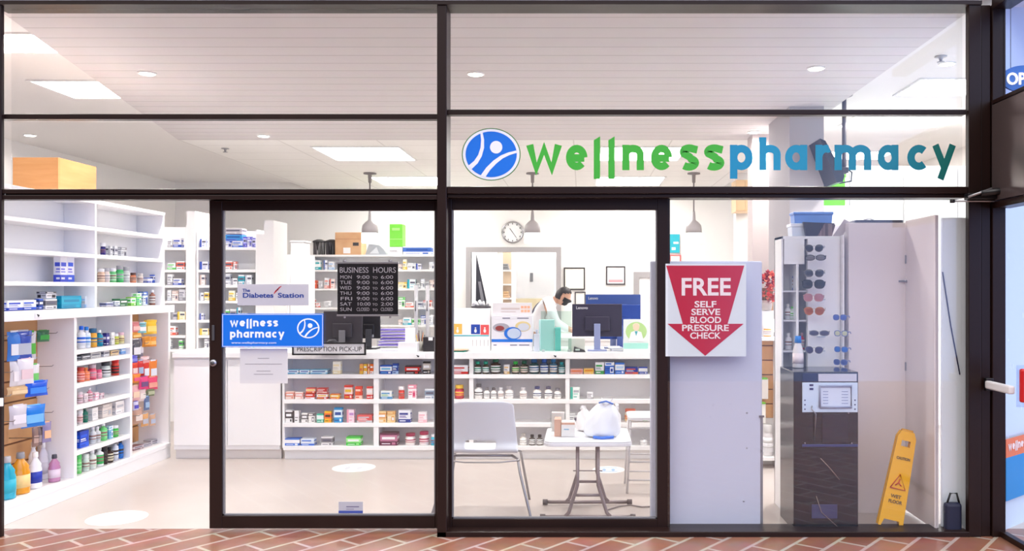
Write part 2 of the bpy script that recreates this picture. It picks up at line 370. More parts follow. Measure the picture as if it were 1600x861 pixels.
# corner post and return front to the right
mb = MB(BROWN); mb.box(2.455, -.03, 0, 2.535, .02, SOF, c=.004).box(2.54, -.015, 0, 2.60, .13, SOF, c=.004).box(2.605, -.03, 0, 2.69, .12, SOF, c=.004); struct(mb.build('trim_corner_post'))
hdr = mat((92, 80, 80), .18, .3, name='dark_gloss_panel')
struct(MB(hdr).box(2.60, -1.6, 2.13, 2.72, -.03, 2.74, c=.004).build('trim_return_header'))
struct(MB(BROWN).box(2.60, -1.6, 2.085, 2.72, -.03, 2.125, c=.004).box(2.60, -1.6, 2.745, 2.72, -.03, 2.77, c=.004).build('trim_return_rail'))
o = struct(MB(BROWN).box(2.655, -1.6, .0, 2.70, -.03, .035, c=.003).build('door_4'))
MB(GLASS).box(2.672, -1.6, .035, 2.678, -.03, 2.085).build('door_glass', o)
struct(MB(GLASS).box(2.672, -1.6, 2.77, 2.678, -.03, SOF).build('window_7'))
struct(MB(BROWN).box(2.60, -1.6, SOF-.03, 2.72, -.03, SOF+.03).build('trim_return_head'))
# strip above the head trim: pale band with reflections painted into its mottled colour
fas = noise_mat('painted_reflection_band', (190, 186, 196), (236, 234, 240), 2.2, .3, (1, 1, 6))
struct(MB(fas).box(-5, .0, SOF+.036, 4.5, .14, SOF+.2).build('trim_fascia'))
# surface closer above the corner
t_ = thing('door_closer', 'black door closer with its long thin arm above the corner post', 'door closer', (2.55, -.1, 2.12))
MB(BLACK).box(2.42, -.10, 2.135, 2.62, -.035, 2.175, c=.006).tube([(2.50, -.10, 2.17), (2.66, -.14, 2.19)], .022, BLACK, 10).build('closer_body', t_)
MB(STEEL).tube([(2.33, -.06, 2.128), (2.85, -.06, 2.128)], .006, STEEL, 8).tube([(2.42, -.1, 2.15), (2.56, -.12, 2.20)], .008, STEEL, 8).build('closer_arm', t_)
MB(BLACK).tube([(2.325, -.06, 2.128), (2.35, -.06, 2.128)], .012, BLACK, 12).build('arm_joint', t_)
# push bar
t_ = thing('push_bar', 'white push bar fixed to the black corner post at the right', 'push bar', (2.56, -.1, .96))
MB(mat((225, 222, 225), .35)).box(2.545, -.36, .945, 2.585, -.05, .995, c=.01).build('bar', t_)
MB(BLACK).box(2.55, -.06, .93, 2.60, -.028, 1.01, c=.004).build('bracket', t_)
t_ = thing('notice_holder', 'red and clear plastic notice holder on the push bar at the right edge', 'holder', (2.62, -.3, .9))
MB(mat((200, 24, 28), .3)).box(2.60, -.40, .90, 2.75, -.365, 1.10, c=.012).build('red_case', t_)
MB(CLEARG).box(2.59, -.365, .87, 2.77, -.355, 1.12, c=.004).build('clear_sleeve', t_)
MB(mat((120, 14, 20), .4)).box(2.66, -.405, .93, 2.73, -.40, 1.02, c=.002).build('label_panel', t_)

# ---------------------------------------------------------------- CEILING LIGHTS
LEMIT = mat((255, 252, 248), .5, emis=LAMP, name='lamp_diffuser')
def troffer(x0, y0, x1, y1, z, label):
    t = thing('ceiling_light', label, 'ceiling light', ((x0+x1)/2, (y0+y1)/2, z), 0, 'flat panel ceiling lights')
    m = MB(mat((235, 235, 235), .5)); f = .03
    m.box(x0-f, y0-f, z-.012, x1+f, y0, z).box(x0-f, y1, z-.012, x1+f, y1+f, z).box(x0-f, y0, z-.012, x0, y1, z).box(x1, y0, z-.012, x1+f, y1, z).build('frame', t)
    MB(LEMIT).box(x0, y0, z-.008, x1, y1, z-.001).build('diffuser', t)
TR = [(-5.1, 1.0, -4.0, 1.5, CEI, 'flat ceiling light in the far upper left corner, nearest the front'),
      (-5.1, 2.48, -4.2, 3.18, CEI, 'flat ceiling light left of the plank soffit, second from the front'),
      (3.12, 2.4, 4.3, 3.05, CEI, 'flat ceiling light right of the plank soffit above the upper transom'),
      (3.06, 4.12, 4.2, 4.75, CEI, 'flat ceiling light right of the soffit just under the upper transom'),
      (-3.43, 5.5, -2.34, 6.6, SOF, 'square ceiling light behind the second left transom pane'),
      (.25, 5.5, 1.34, 6.6, SOF, 'square ceiling light glowing behind the green shop letters'),
      (-3.43, 8.45, -2.34, 9.55, SOF, 'rear ceiling light left of the centre mullion above the pendant'),
      (.25, 8.45, 1.34, 9.55, SOF, 'rear ceiling light low behind the green shop letters'),
      (3.2, 6.6, 4.4, 7.3, CEI, 'added rear ceiling light brightening the far right')]  # last entry is an extra light added for overall brightness
for a_ in TR: troffer(*a_)
def downlight(px, py, H, label, pw=85):
    d = (H-EYE)*FPX/(VY-py); Y = d-DIST; x = PX(px, Y)
    t = thing('downlight', label, 'downlight', (x, Y, H), 0, 'round recessed downlights')
    MB(WHITE).lathe([(.075, 0), (.075, -.006), (.062, -.012), (.062, -.004)], x, Y, H, n=28).build('ring', t)
    MB(mat((255, 246, 235), .5, emis=14, name='downlight_lens')).lathe([(.061, -.003), (.061, -.010), (.0, -.010)], x, Y, H, n=28).build('lens', t)
    ld = bpy.data.lights.new('downlight_bulb', 'SPOT'); ld.energy = pw; ld.spot_size = R(150); ld.spot_blend = .6; ld.color = (1, .95, .9); ld.shadow_soft_size = .06
    lo = bpy.data.objects.new('downlight_bulb', ld); COL.objects.link(lo); lo.parent = t; lo.location = (0, 0, -.02)
downlight(230, 114, SOF, 'round downlight in the plank soffit above the left opening')
downlight(743, 115, SOF, 'round downlight in the plank soffit just right of the centre mullion')
downlight(1275, 106, SOF, 'round downlight in the plank soffit near its right edge')
downlight(412, 212, SOF, 'round downlight seen through the second transom pane at left')
downlight(1178, 206, SOF, 'round downlight behind the blue p of the shop name')
downlight(1480, 99, CEI, 'round downlight in the white ceiling beside the sprinkler')
downlight(47, 211, CEI, 'faint round added lamp imitating a light reflection above the pale wood box', 6)  # added lamp and lens standing in for a reflected light
# sprinkler heads
for px, py, lab in ((1470, 88, 'small sprinkler head in the white ceiling at upper right'), (352, 232, 'small grey sprinkler head behind the second left transom pane')):
    H = CEI if px > 900 else SOF; d = (H-EYE)*FPX/(VY-py); Y = d-DIST; x = PX(px, Y)
    t = thing('sprinkler', lab, 'sprinkler', (x, Y, H)); MB(STEEL).lathe([(.05, 0), (.05, -.006), (.02, -.01), (.01, -.04), (.03, -.045), (.03, -.05)], x, Y, H, n=16).build('head', t)
# pendants
for i, px in enumerate((578, 832, 1084)):
    Y = 8.0; x = PX(px, Y); zt = SOF
    lab = ('white and grey pendant lamp above the rear shelves', 'white and grey pendant lamp beside the wall clock', 'white and grey pendant lamp above the red arrow sign')[i]
    t = thing('pendant_lamp', lab, 'pendant lamp', (x, Y, zt), 0, 'three pendant lamps in a row')
    g = mat((140, 134, 136), .4, .3)
    MB(g).lathe([(.10, 0), (.10, -.02), (.03, -.03), (.025, -.15), (.012, -.16)], x, Y, zt, n=24).build('canopy', t)
    zb = PZ(380, Y)
    MB(g).tube([(x, Y, zt-.1), (x, Y, zb+.42)], .012).build('cord', t)
    MB(mat((168, 162, 164), .4)).lathe([(.02, .5), (.03, .36), (.07, .33), (.115, .28), (.125, .22), (.125, .155)], x, Y, zb, n=28).build('lamp_shade', t)
    MB(mat((255, 252, 248), .5, emis=3, name='pendant_glass')).lathe([(.125, .155), (.127, .02), (.12, 0)], x, Y, zb, n=28).build('diffuser', t)

# ---------------------------------------------------------------- SHOP NAME ON THE GLASS
yg = .06
t = thing('round_emblem', 'large round blue emblem on the glass left of the green lettering', 'emblem', (fx(766), yg, fz(239)))
m = MB(); emblem(m, fx(766), fz(239), 46.5/245, 41.5/245, yg-.001, mat((70, 130, 70), .5), mat((238, 240, 245), .5), mat((0, 112, 220), .4)); m.build('emblem_face', t)
t = thing('shop_lettering', 'big green-to-teal lowercase shop name letters across the transom glass', 'lettering', (fx(1160), yg, fz(264)))
base, xh = fz(264), 40/245
cols = [(60, 176, 52)]*8 + [(0, 140, 186), (10, 146, 190), (14, 144, 186), (16, 142, 182), (16, 138, 176), (12, 134, 168), (4, 128, 152), (2, 112, 110)]
spans = [(822, 877), (884, 918), (928, 938), (951, 961), (973, 1007), (1018, 1052), (1064, 1093), (1103, 1133), (1143, 1179), (1189, 1223), (1230, 1265), (1278, 1300), (1308, 1366), (1376, 1409), (1423, 1456), (1463, 1499)]
for ch, (a_, b_), c_ in zip('wellnesspharmacy', spans, cols):
    m = MB(mat(c_, .45)); glyph(m, ch, fx(a_), fx(b_), base, xh, yg-.003, yg-.001, None); m.build('letter_'+ch, t)
# ================================================================ FIXTURES
SH = mat((251, 250, 250), .35, name='white_shelf')
PEGB = noise_mat('tan_slat_board', (206, 152, 98), (222, 172, 120), 2, .5, (8, 1, 1))
GROOVE = mat((120, 78, 46), .6)
# ---- low display counter across the shop, seen from the front
CY = 2.43
cx0, cx1 = PX(441, CY), PX(1188, CY)
ctr = thing('display_counter', 'long white display counter with open shelves of medicines across the shop', 'counter', ((cx0+cx1)/2, CY+.35, 0))
zs = [.786, .556, .339, .127]       # shelf tops
m = MB(SH)
divs = [(441, 444.4), (583.6, 591.5), (733, 739.5), (883.5, 890), (1033, 1040), (1182, 1188)]
for p, q_ in divs: MB(SH).box(PX(p, CY), CY, .11, PX(q_, CY), CY+.24, .935, c=.002).build('divider', ctr)
for z in zs: MB(SH).box(cx0+.01, CY-.005, z-.038, cx1-.01, CY+.24, z, c=.002).build('shelf', ctr)
MB(mat((250, 248, 250), .5)).box(cx0, CY+.24, .0, cx1, CY+.26, .935).build('back_panel', ctr)
MB(SH).box(cx0-.01, CY-.04, .93, cx1+.01, CY+.80, .99, c=.004).build('countertop', ctr)
MB(SH).box(cx0+.005, CY+.05, 0, cx1, CY+.07, .09).build('kick_board', ctr)
MB(SH).box(cx0, CY+.74, 0, cx1, CY+.78, .93).build('rear_panel', ctr)
# ---- plain white service counter to its left
lc = thing('service_counter', 'plain white panelled service counter left of the medicine shelves', 'counter', (-3.3, CY+.3, 0))
m = MB(SH); xa, xb = -3.76, cx0-.03
m.box(xa, CY+.02, .09, xb, CY+.62, .94, c=.003).build('body', lc)
MB(SH).box(xa, CY-.02, .94, xb, CY+.66, .985, c=.004).build('countertop', lc)
MB(mat((232, 226, 222), .5)).box(xa, CY+.06, 0, xb, CY+.1, .09).build('kick_board', lc)
for k in range(2): MB(SH).box(xa+.005+k*.495, CY+.005, .13, xa+.005+k*.495+.487, CY+.02, .92, c=.004).build('door_panel', lc)
# price-rail security tags: small white cards with a bird-like black tick
def tagcard(x, y, z, rz, lab):
    t = thing('shelf_tag', lab, 'tag', (x, y, z), rz, None)
    MB(mat((250, 250, 250), .5)).box(-.045, -.004, -.018, .045, 0, .018, c=.001).build('card', t, local=True)
    MB(BLACK).prism([(-.03, .010), (-.02, .008), (-.005, -.004), (.0, .002), (-.012, -.012), (-.02, -.004)], -.006, -.004).build('printed_mark', t, local=True)
tagcard(PX(657, CY), CY-.042, .957, 0, 'small white tag on the counter edge right of the pick-up sign')
tagcard(PX(870, CY), CY-.042, .957, 0, 'small white tag on the counter edge below the computer screens')

# ---- left wall shelving: lower slat and shelf unit
FXP, BKP = -3.84, -4.13
YA, YB, YC_, YD = .17, 1.04, 1.85, 2.53
un = thing('shelf_unit', 'waist-high white shelf unit with slat board bays along the left side', 'shelving', (-4.0, 1.3, 0))
for y in (YA, YB, YC_, YD): MB(SH).box(BKP, y-.015 if y > YA else y, .12, FXP, y+.02, 1.355, c=.002).build('divider', un)
MB(SH).box(BKP-.02, YA, .0, BKP, YD+.02, 1.36).build('back_panel', un)
MB(SH).box(BKP, YA, .10, FXP+.005, YD+.02, .14, c=.003).build('base_shelf', un)
MB(SH).box(BKP, YA, 0, FXP-.0, YD+.02, .10, c=.003).build('kick_board', un)
MB(SH).box(BKP-.02, YA, 1.355, FXP+.03, YD+.04, 1.42, c=.004).build('countertop', un)
lz = [1.108, 1.02, .85, .684, .525, .338]
for z in lz: MB(SH).box(BKP, YB+.02, z-.035, FXP-.003, YC_-.015, z, c=.002).build('shelf', un)
def slat(y0, y1, parent):
    m = MB(PEGB); z = .16; hh = .15
    while z < 1.33:
        m.box(BKP, y0, z, BKP+.012, y1, min(z+hh-.012, 1.35), c=.003).box(BKP, y0, z+hh-.012, BKP+.003, y1, min(z+hh, 1.355), GROOVE); z += hh
    m.build('slat_panel', parent)
slat(YA+.02, YB-.015, un); slat(YC_+.02, YD-.015, un)
def hook(y, z, L=.24):
    MB(STEEL).tube([(BKP+.012, y, z), (BKP+L-.01, y, z+.004), (BKP+L, y, z+.015)], .003, n=6).build('peg_hook', un)
for y, z in ((.35, 1.24), (.62, 1.24), (.9, 1.24), (.4, 1.0), (.85, 1.0), (.38, .84), (.8, .84), (.42, .66), (.85, .66), (.7, .5),
             (1.95, 1.25), (2.2, 1.25), (2.4, 1.25), (2.0, 1.08), (2.25, 1.08), (1.98, .93), (2.3, .93), (1.98, .62), (2.25, .62), (2.1, .45)): hook(y, z)
tagcard(FXP+.032, .55, 1.388, R(90), 'small white tag on the edge of the left shelf unit ledge')
# partition behind and the upper open shelves
sbox('wall_partition', (-4.8, .17, 0, -4.17, 2.6, 2.265), WALL)
up = thing('wall_shelf', 'tall white open wall shelving standing on the left ledge', 'shelving', (-4.0, 1.3, 1.42))
UF, UB = -3.90, -4.15
UD = 1.41; UE = 2.57
for y in (YA, UD, UE-.03): MB(SH).box(UB, y, 1.42, UF, y+.025, 2.28, c=.002).build('divider', up)
MB(SH).box(UB-.015, YA, 1.42, UB, UE, 2.28).build('back_panel', up)
uz = [2.07, 1.85, 1.625]
for z in uz:
    MB(SH).box(UB, YA+.025, z-.03, UF-.002, UD, z, c=.002).build('shelf', up); MB(SH).box(UB, UD+.025, z-.03, UF-.002, UE-.03, z, c=.002).build('shelf', up)
MB(SH).box(UB-.015, YA, 2.255, UF+.004, UE, 2.285, c=.002).build('top_shelf', up)
# pale wood box on top
bt = thing('wooden_box', 'light wood box on top of the left wall partition', 'box', (-4.45, 1.8, 2.266))
wood = noise_mat('light_maple', (180, 124, 74), (190, 136, 86), 3, .5, (1, 1, 9))
bx0, bx1 = -4.62, -4.25; by0, by1 = 1.50, 2.05; bz0, bz1 = 2.266, 2.64
MB(wood).box(bx0, by0, bz0, bx1, by0+.018, bz1, c=.002).build('front_panel', bt)
MB(wood).box(bx1-.018, by0+.019, bz0, bx1, by1, bz1, c=.002).build('side_panel', bt); MB(wood).box(bx0, by0+.019, bz0, bx0+.018, by1, bz1, c=.002).build('side_panel', bt)
MB(wood).box(bx0+.018, by1-.018, bz0, bx1-.018, by1, bz1).build('rear_panel', bt); MB(wood).box(bx0+.018, by0+.019, bz1-.03, bx1-.018, by1-.019, bz1-.012).build('lid', bt)

# ---- pharmacy shelves in the rear
def shelf_rack(name, label, x0, x1, y, dep, z0, z1, levels, back=True, uprights=True):
    t = thing(name, label, 'shelving', ((x0+x1)/2, y+dep/2, 0))
    if uprights:
        for x in (x0, x1-.02): MB(SH).box(x, y, 0, x+.02, y+dep, z1, c=.002).build('upright', t)
    for z in levels: MB(SH).box(x0+.02, y-.004, z-.03, x1-.02, y+dep, z, c=.002).build('shelf', t)
    if back: MB(SH).box(x0, y+dep, 0, x1, y+dep+.015, z1).build('back_panel', t)
    return t
AY = 4.4
lvA = [PZ(p, AY) for p in (386.5, 421.5, 445.5, 470, 500, 524, 546)]
xA0, xA1 = PX(257, AY), PX(293, AY)
xA2 = PX(307, AY); xB1 = PX(402, AY)
shelf_rack('pharmacy_shelf', 'white medicine shelving just right of the left wall shelves', xA0-.25, xA1, AY, .3, 0, 2.3, lvA)
shelf_rack('pharmacy_shelf', 'white medicine shelving behind the sliding door stile', xA2, xB1, AY, .3, 0, 2.25, lvA)
struct(MB(WALL).box(PX(415, AY), AY-.05, 0, PX(430, AY), AY+.4, PZ(345, AY)).box(PX(403, AY), AY-.05, 0, PX(415, AY), AY+.4, PZ(366, AY)).build('wall_pillar_rear'))
struct(MB(WALL).box(PX(293.5, AY), AY-.03, 0, PX(306.5, AY), AY+.4, 2.46).build('wall_pillar_left'))
cb = thing('tall_cabinet', 'tall plain white cabinet left of the rear open shelves', 'cabinet', (PX(450, 6), 6.3, 0))
MB(WHITE).box(PX(432, 6), 6.02, 0, PX(474, 6), 6.5, PZ(398, 6), c=.004).build('body', cb)
MB(WHITE).box(PX(433, 6), 6.0, .1, PX(452.5, 6), 6.02, PZ(401, 6), c=.003).build('door', cb); MB(WHITE).box(PX(453.5, 6), 6.0, .1, PX(473, 6), 6.02, PZ(401, 6), c=.003).build('door', cb)
gb = thing('grey_bin', 'pale grey bin standing on the tall white cabinet', 'bin', (PX(458, 6), 6.25, PZ(398, 6)))
MB(mat((214, 212, 214), .5)).box(PX(450, 6), 6.1, PZ(398, 6), PX(470, 6), 6.4, PZ(378, 6), c=.01).build('body', gb)
MB(mat((200, 198, 200), .5)).box(PX(449, 6), 6.09, PZ(378, 6), PX(471, 6), 6.41, PZ(375, 6), c=.004).build('lid', gb)
RY = 8.6
lvC = [PZ(p, RY) for p in (398, 421.5, 451, 480.5, 508)]
shelf_rack('rear_shelf', 'long white pharmacy shelving at the rear behind the hours sign', PX(473, RY), PX(700, RY), RY, .4, 0, lvC[0], lvC)

# ================================================================ PRODUCTS
def W_(c): return mat(c, .45)
TXT = (90, 90, 110)
_cache = {}
def carton_mesh(w_, d_, h_, c1, c2, c3, style):
    key = ('c', round(w_, 3), round(d_, 3), round(h_, 3), c1, c2, c3, style)
    if key in _cache: return _cache[key]
    rnd = random.Random(str(key))
    A, B, C = W_(c1), W_(c2), W_(c3)
    m = MB(A); e = .0007
    m.box(-w_/2, 0, 0, w_/2, d_, h_, A, c=.0015)
    def face(u0, v0, u1, v1, mt, lay=1):                    # print on the front and both sides
        m.box(-w_/2+u0*w_, -e*lay, v0*h_, -w_/2+u1*w_, 0, v1*h_, mt)
        m.box(w_/2, u0*d_, v0*h_, w_/2+e*lay, u1*d_, v1*h_, mt); m.box(-w_/2-e*lay, u0*d_, v0*h_, -w_/2, u1*d_, v1*h_, mt)
    if style == 0:                                            # lower band, name line, text lines
        face(0, 0, 1, .28, B); face(.08, .62, .8, .78, B); face(.08, .48, .62, .54, C); face(.08, .38, .7, .42, C); face(.1, .1, .6, .18, A, 2)
    elif style == 1:                                          # big block with contrasting name
        face(.0, .35, 1, .85, B); face(.12, .5, .88, .7, C, 2); face(.1, .12, .6, .18, C); face(.7, .08, .9, .26, B)
    elif style == 2:                                          # diagonal-like steps and round mark
        face(0, .72, 1, 1, B); face(.55, .1, .92, .58, B); face(.08, .8, .7, .92, A, 2); face(.08, .45, .5, .52, C); face(.08, .3, .46, .35, C); face(.62, .2, .85, .46, C, 2)
    elif style == 3:                                          # left stripe, vertical name
        face(0, 0, .26, 1, B); face(.34, .55, .92, .75, C); face(.34, .4, .8, .45, B); face(.34, .15, .7, .22, B)
    m.box(-w_*.46, .1*d_, h_, w_*.46, .12*d_, h_+.0004, C)    # closing flap line on the lid
    o = m.build('body'); me = o.data; bpy.data.objects.remove(o); _cache[key] = me
    return me
def link(name, me, parent):
    o = bpy.data.objects.new(name, me); COL.objects.link(o); o.parent = parent; return o
def carton(x, y, z, w_, d_, h_, c1, c2=(255, 255, 255), c3=TXT, style=0, rz=0, name='medicine_box'):
    o = bpy.data.objects.new(name, carton_mesh(w_, d_, h_, c1, c2, c3, style)); COL.objects.link(o)
    o.location = (x, y, z); o.rotation_euler = (0, 0, rz); return o
def bottle_mesh(r, h_, cb, cc, cl, shape):
    key = ('b', round(r, 3), round(h_, 3), cb, cc, cl, shape)
    if key in _cache: return _cache[key]
    B = mat(cb, .25) if shape != 'clear' else CLEARG; C = mat(cc, .4); L = W_(cl)
    if shape == 'jar': neck, nr, cap = .74, .8, .24
    elif shape == 'tall': neck, nr, cap = .74, .45, .17
    elif shape == 'tube': neck, nr, cap = .70, .92, .28
    else: neck, nr, cap = .70, .55, .22
    hb = h_*(1-cap)
    b = MB(B); b.lathe([(r*.88, 0), (r, r*.12), (r, h_*neck*.86), (r*.92, h_*neck*.94), (r*nr, h_*neck), (r*nr, hb+.001)], m=B, n=18)
    c = MB(C); c.lathe([(r*nr*1.12, hb), (r*nr*1.14, hb+.003), (r*nr*1.14, h_-.003), (r*nr*1.02, h_)], m=C, n=18)
    l = MB(L); z0, z1 = h_*.12, h_*neck*.80; l.lathe([(r*1.01, z0), (r*1.015, z0), (r*1.015, z1), (r*1.01, z1)], m=L, n=18)
    D = mat(cc if cc != cl and sum(cc) < 650 else (150, 110, 100), .5)
    l.lathe([(r*1.02, z0+.3*(z1-z0)), (r*1.025, z0+.3*(z1-z0)), (r*1.025, z0+.42*(z1-z0)), (r*1.02, z0+.42*(z1-z0))], m=D, n=18)
    l.lathe([(r*1.02, z0+.62*(z1-z0)), (r*1.025, z0+.62*(z1-z0)), (r*1.025, z0+.82*(z1-z0)), (r*1.02, z0+.82*(z1-z0))], m=D, n=18)
    out = []
    for nm, q in (('body', b), ('cap', c), ('label_wrap', l)):
        o = q.build(nm); out.append((nm, o.data)); bpy.data.objects.remove(o)
    _cache[key] = out; return out
def bottle(x, y, z, r, h_, cb, cc, cl=(250, 250, 250), shape='pill', label='', cat='bottle', group=None, name='pill_bottle'):
    t = thing(name, label, cat, (x, y, z), random.uniform(-.3, .3), group)
    for nm, me in bottle_mesh(r, h_, cb, cc, cl, shape): link(nm, me, t)
    return t
def cname(c):
    """plain colour word"""
    r, g, b = c; mx, mn = max(c), min(c)
    if mx-mn < 28: return 'white' if mx > 225 else 'pale grey' if mx > 185 else 'grey' if mx > 90 else 'black'
    if r == mx and g > .78*r and b < .75*r: return 'yellow'
    if mx > 230 and mn > 190 and r-g < 14 and g >= b: return 'cream'
    if r == mx and b > .8*g and r > 200 and g > 150: return 'pink'
    if r == mx and b > g*1.3: return 'crimson' if r < 200 else 'pink'
    if r == mx: return 'orange' if g > .45*r else ('brown' if r < 150 else 'red')
    if g == mx: return 'teal' if b > .7*g else 'green'
    if b == mx: return 'turquoise' if g > .72*b and r < .6*b else 'purple' if r > .75*b or (r > g and r > .5*b) else 'pale blue' if r > 150 else 'dark blue' if mx < 130 else 'blue'
ORD = ['first', 'second', 'third', 'fourth', 'fifth', 'sixth', 'seventh', 'eighth', 'ninth', 'tenth', 'eleventh', 'twelfth', 'thirteenth', 'fourteenth', 'fifteenth', 'sixteenth', 'seventeenth', 'eighteenth', 'nineteenth', 'twentieth']
def describe(items, where):
    """one true, unique label per item of a row: colours and kind, then its place next to its neighbour or in its row"""
    descs = []
    for it in items:
        kind = it['kind']; c1, c2 = cname(it['c1']), cname(it['c2'])
        if kind == 'b': dsc = f"{c1} bottle with {c2} cap"
        elif kind == 'pack': dsc = f"{c1} and {c2} hanging pack" if c1 != c2 else f"{c1} hanging pack"
        else: dsc = f"{c1} and {c2} box" if c1 != c2 else f"plain {c1} box"
        descs.append(dsc)
    out = []; seen = {}
    for i, dsc in enumerate(descs):
        n = descs.count(dsc)
        if n == 1: out.append(f"{dsc} {where}")
        else:
            k = seen.get(dsc, 0); seen[dsc] = k+1
            pos = 'leftmost' if k == 0 else 'rightmost' if k == n-1 else ORD[k]+' from left'
            out.append(f"{pos} {dsc} {where}")
    return out
def row_front(Y, z, items, where, group, dmax=.14, y_in=.012, start=CY):
    """items standing on a shelf seen from the front: (x0, x1, height px, kind, c1, c2, c3, style)"""
    its = [dict(x0=i[0], x1=i[1], h=i[2], kind=i[3], c1=i[4], c2=i[5], c3=i[6] if len(i) > 6 else TXT, st=i[7] if len(i) > 7 else None, lift=i[8] if len(i) > 8 else 0) for i in items]
    s = (DIST+Y)/FPX
    for k, (it, lab) in enumerate(zip(its, describe(its, where))):
        x0, x1 = PX(it['x0'], Y), PX(it['x1'], Y); w_ = x1-x0-.003; h_ = it['h']*s*.97; xc = (x0+x1)/2; zz = z+.0015+it['lift']*s
        if it['kind'] == 'b':
            st = it['st'] or 'pill'; r = w_/2/1.03
            bottle(xc, Y+y_in+r, zz, r, h_, it['c1'], it['c2'], it['c3'] if it['c3'] != TXT else (250, 250, 248), st, lab, 'bottle', group)
        else:
            st = it['st'] if it['st'] is not None else (k*7+int(it['x0'])) % 4
            o = carton(xc, Y+y_in, zz, w_, min(dmax, max(.04, w_*.7)), h_, it['c1'], it['c2'], it['c3'], st)
            tag(o, lab, 'box', group)
W = (248, 248, 250); RED = (214, 44, 34); ORG = (240, 130, 50); YEL = (246, 200, 60); BLU = (30, 84, 190); CYA = (30, 160, 205); GRN = (50, 190, 70)
TEA = (20, 160, 130); PNK = (240, 170, 180); PUR = (96, 60, 130); MAR = (130, 30, 70); GRY = (180, 180, 186); BLK = (30, 30, 36); TAN = (232, 190, 130); CRM = (240, 226, 190); DBL = (24, 40, 110); BRN = (70, 44, 34)
AMB = (70, 60, 40); DGN = (16, 96, 66); LBL = (176, 206, 240)
g = 'products on the long display counter shelves'
Y = CY
row_front(Y, zs[0], [(448, 466, 7, 'c', (120, 200, 235), W, (40, 90, 170), 1), (467, 483, 7, 'c', (130, 205, 235), W, (60, 100, 190), 1), (484, 511, 7, 'c', (140, 205, 235), (230, 245, 250), (40, 90, 170), 1),
    (519, 532, 20, 'c', (250, 248, 236), (246, 232, 190), (220, 210, 190), 0), (561, 567, 16, 'c', (244, 170, 90), YEL, RED, 0), (567.5, 573, 16, 'c', YEL, W, ORG, 0), (573.5, 577, 16, 'c', (250, 220, 170), ORG, RED, 3), (577.5, 583, 16, 'c', (240, 120, 40), W, RED, 0),
    (593, 612, 14, 'c', BLU, W, (120, 200, 240), 1), (612.5, 622, 17, 'c', (20, 60, 150), LBL, W, 0), (632, 655, 13, 'c', (60, 28, 30), RED, W, 1), (660, 672, 20, 'c', (40, 34, 34), (200, 190, 180), W, 1)],
    'on the top counter shelf, left', g)
row_front(Y, zs[0], [(704, 731, 14, 'c', W, RED, PNK, 0), (740, 751.5, 20, 'b', AMB, TEA), (752.5, 764, 20, 'b', AMB, TEA), (765.5, 782, 24, 'b', BRN, DGN), (787, 796, 15, 'c', W, (240, 200, 130), TXT, 0),
    (799, 811, 20, 'b', AMB, GRN, (240, 220, 200)), (812, 825, 21, 'b', AMB, DGN, (240, 220, 210)), (826, 842, 23.5, 'b', (30, 66, 70), (20, 90, 150)), (843, 857, 24, 'b', (60, 80, 120), (20, 80, 170)), (858, 871, 24, 'b', (70, 110, 140), (30, 110, 170), (244, 230, 214)), (872, 883, 19, 'b', (60, 120, 120), (20, 150, 160)),
    (891, 911, 8, 'c', (246, 200, 190), (230, 150, 140), ORG, 1), (912, 928, 9, 'c', (250, 210, 150), YEL, ORG, 1), (930, 944, 19, 'c', W, (60, 160, 80), TXT, 0), (945, 960, 19, 'c', (50, 110, 210), W, (20, 60, 160), 2), (961, 976, 18, 'c', (60, 120, 220), W, (190, 220, 250), 1), (977, 997, 11, 'c', (40, 60, 160), (230, 100, 70), W, 0), (998, 1012, 11, 'c', (36, 70, 180), W, W, 1)],
    'on the top counter shelf, right', g)
row_front(Y, zs[1], [(445, 459, 12, 'c', (244, 210, 196), (230, 140, 120), W, 1), (460, 473, 11, 'c', (248, 230, 222), (236, 160, 150), W, 1), (476, 491, 9, 'c', RED, W, (240, 130, 60), 0), (477, 492, 8, 'c', (226, 60, 46), (250, 220, 200), YEL, 1, 9.3), (494, 511, 9, 'c', (220, 50, 40), W, YEL, 1), (494, 510, 8, 'c', (200, 36, 36), (246, 200, 190), W, 0, 9.3),
    (515, 530, 8, 'c', (240, 120, 60), YEL, W, 1), (537, 550, 22, 'c', (216, 46, 40), (250, 220, 216), YEL, 1), (554, 565, 20, 'c', (224, 60, 40), (250, 210, 190), ORG, 0), (572, 582, 20, 'c', (210, 50, 46), (250, 226, 220), W, 1),
    (594, 612, 13, 'c', (236, 240, 240), (70, 150, 200), (120, 200, 90), 0), (621, 631, 20, 'b', (220, 60, 50), (246, 240, 240), (224, 70, 60), 'tube'), (637, 650, 23, 'c', (250, 240, 242), (236, 150, 170), (210, 60, 110), 2), (663, 679, 16, 'c', (226, 230, 236), (140, 160, 180), TXT, 1)],
    'on the second counter shelf, left', g)
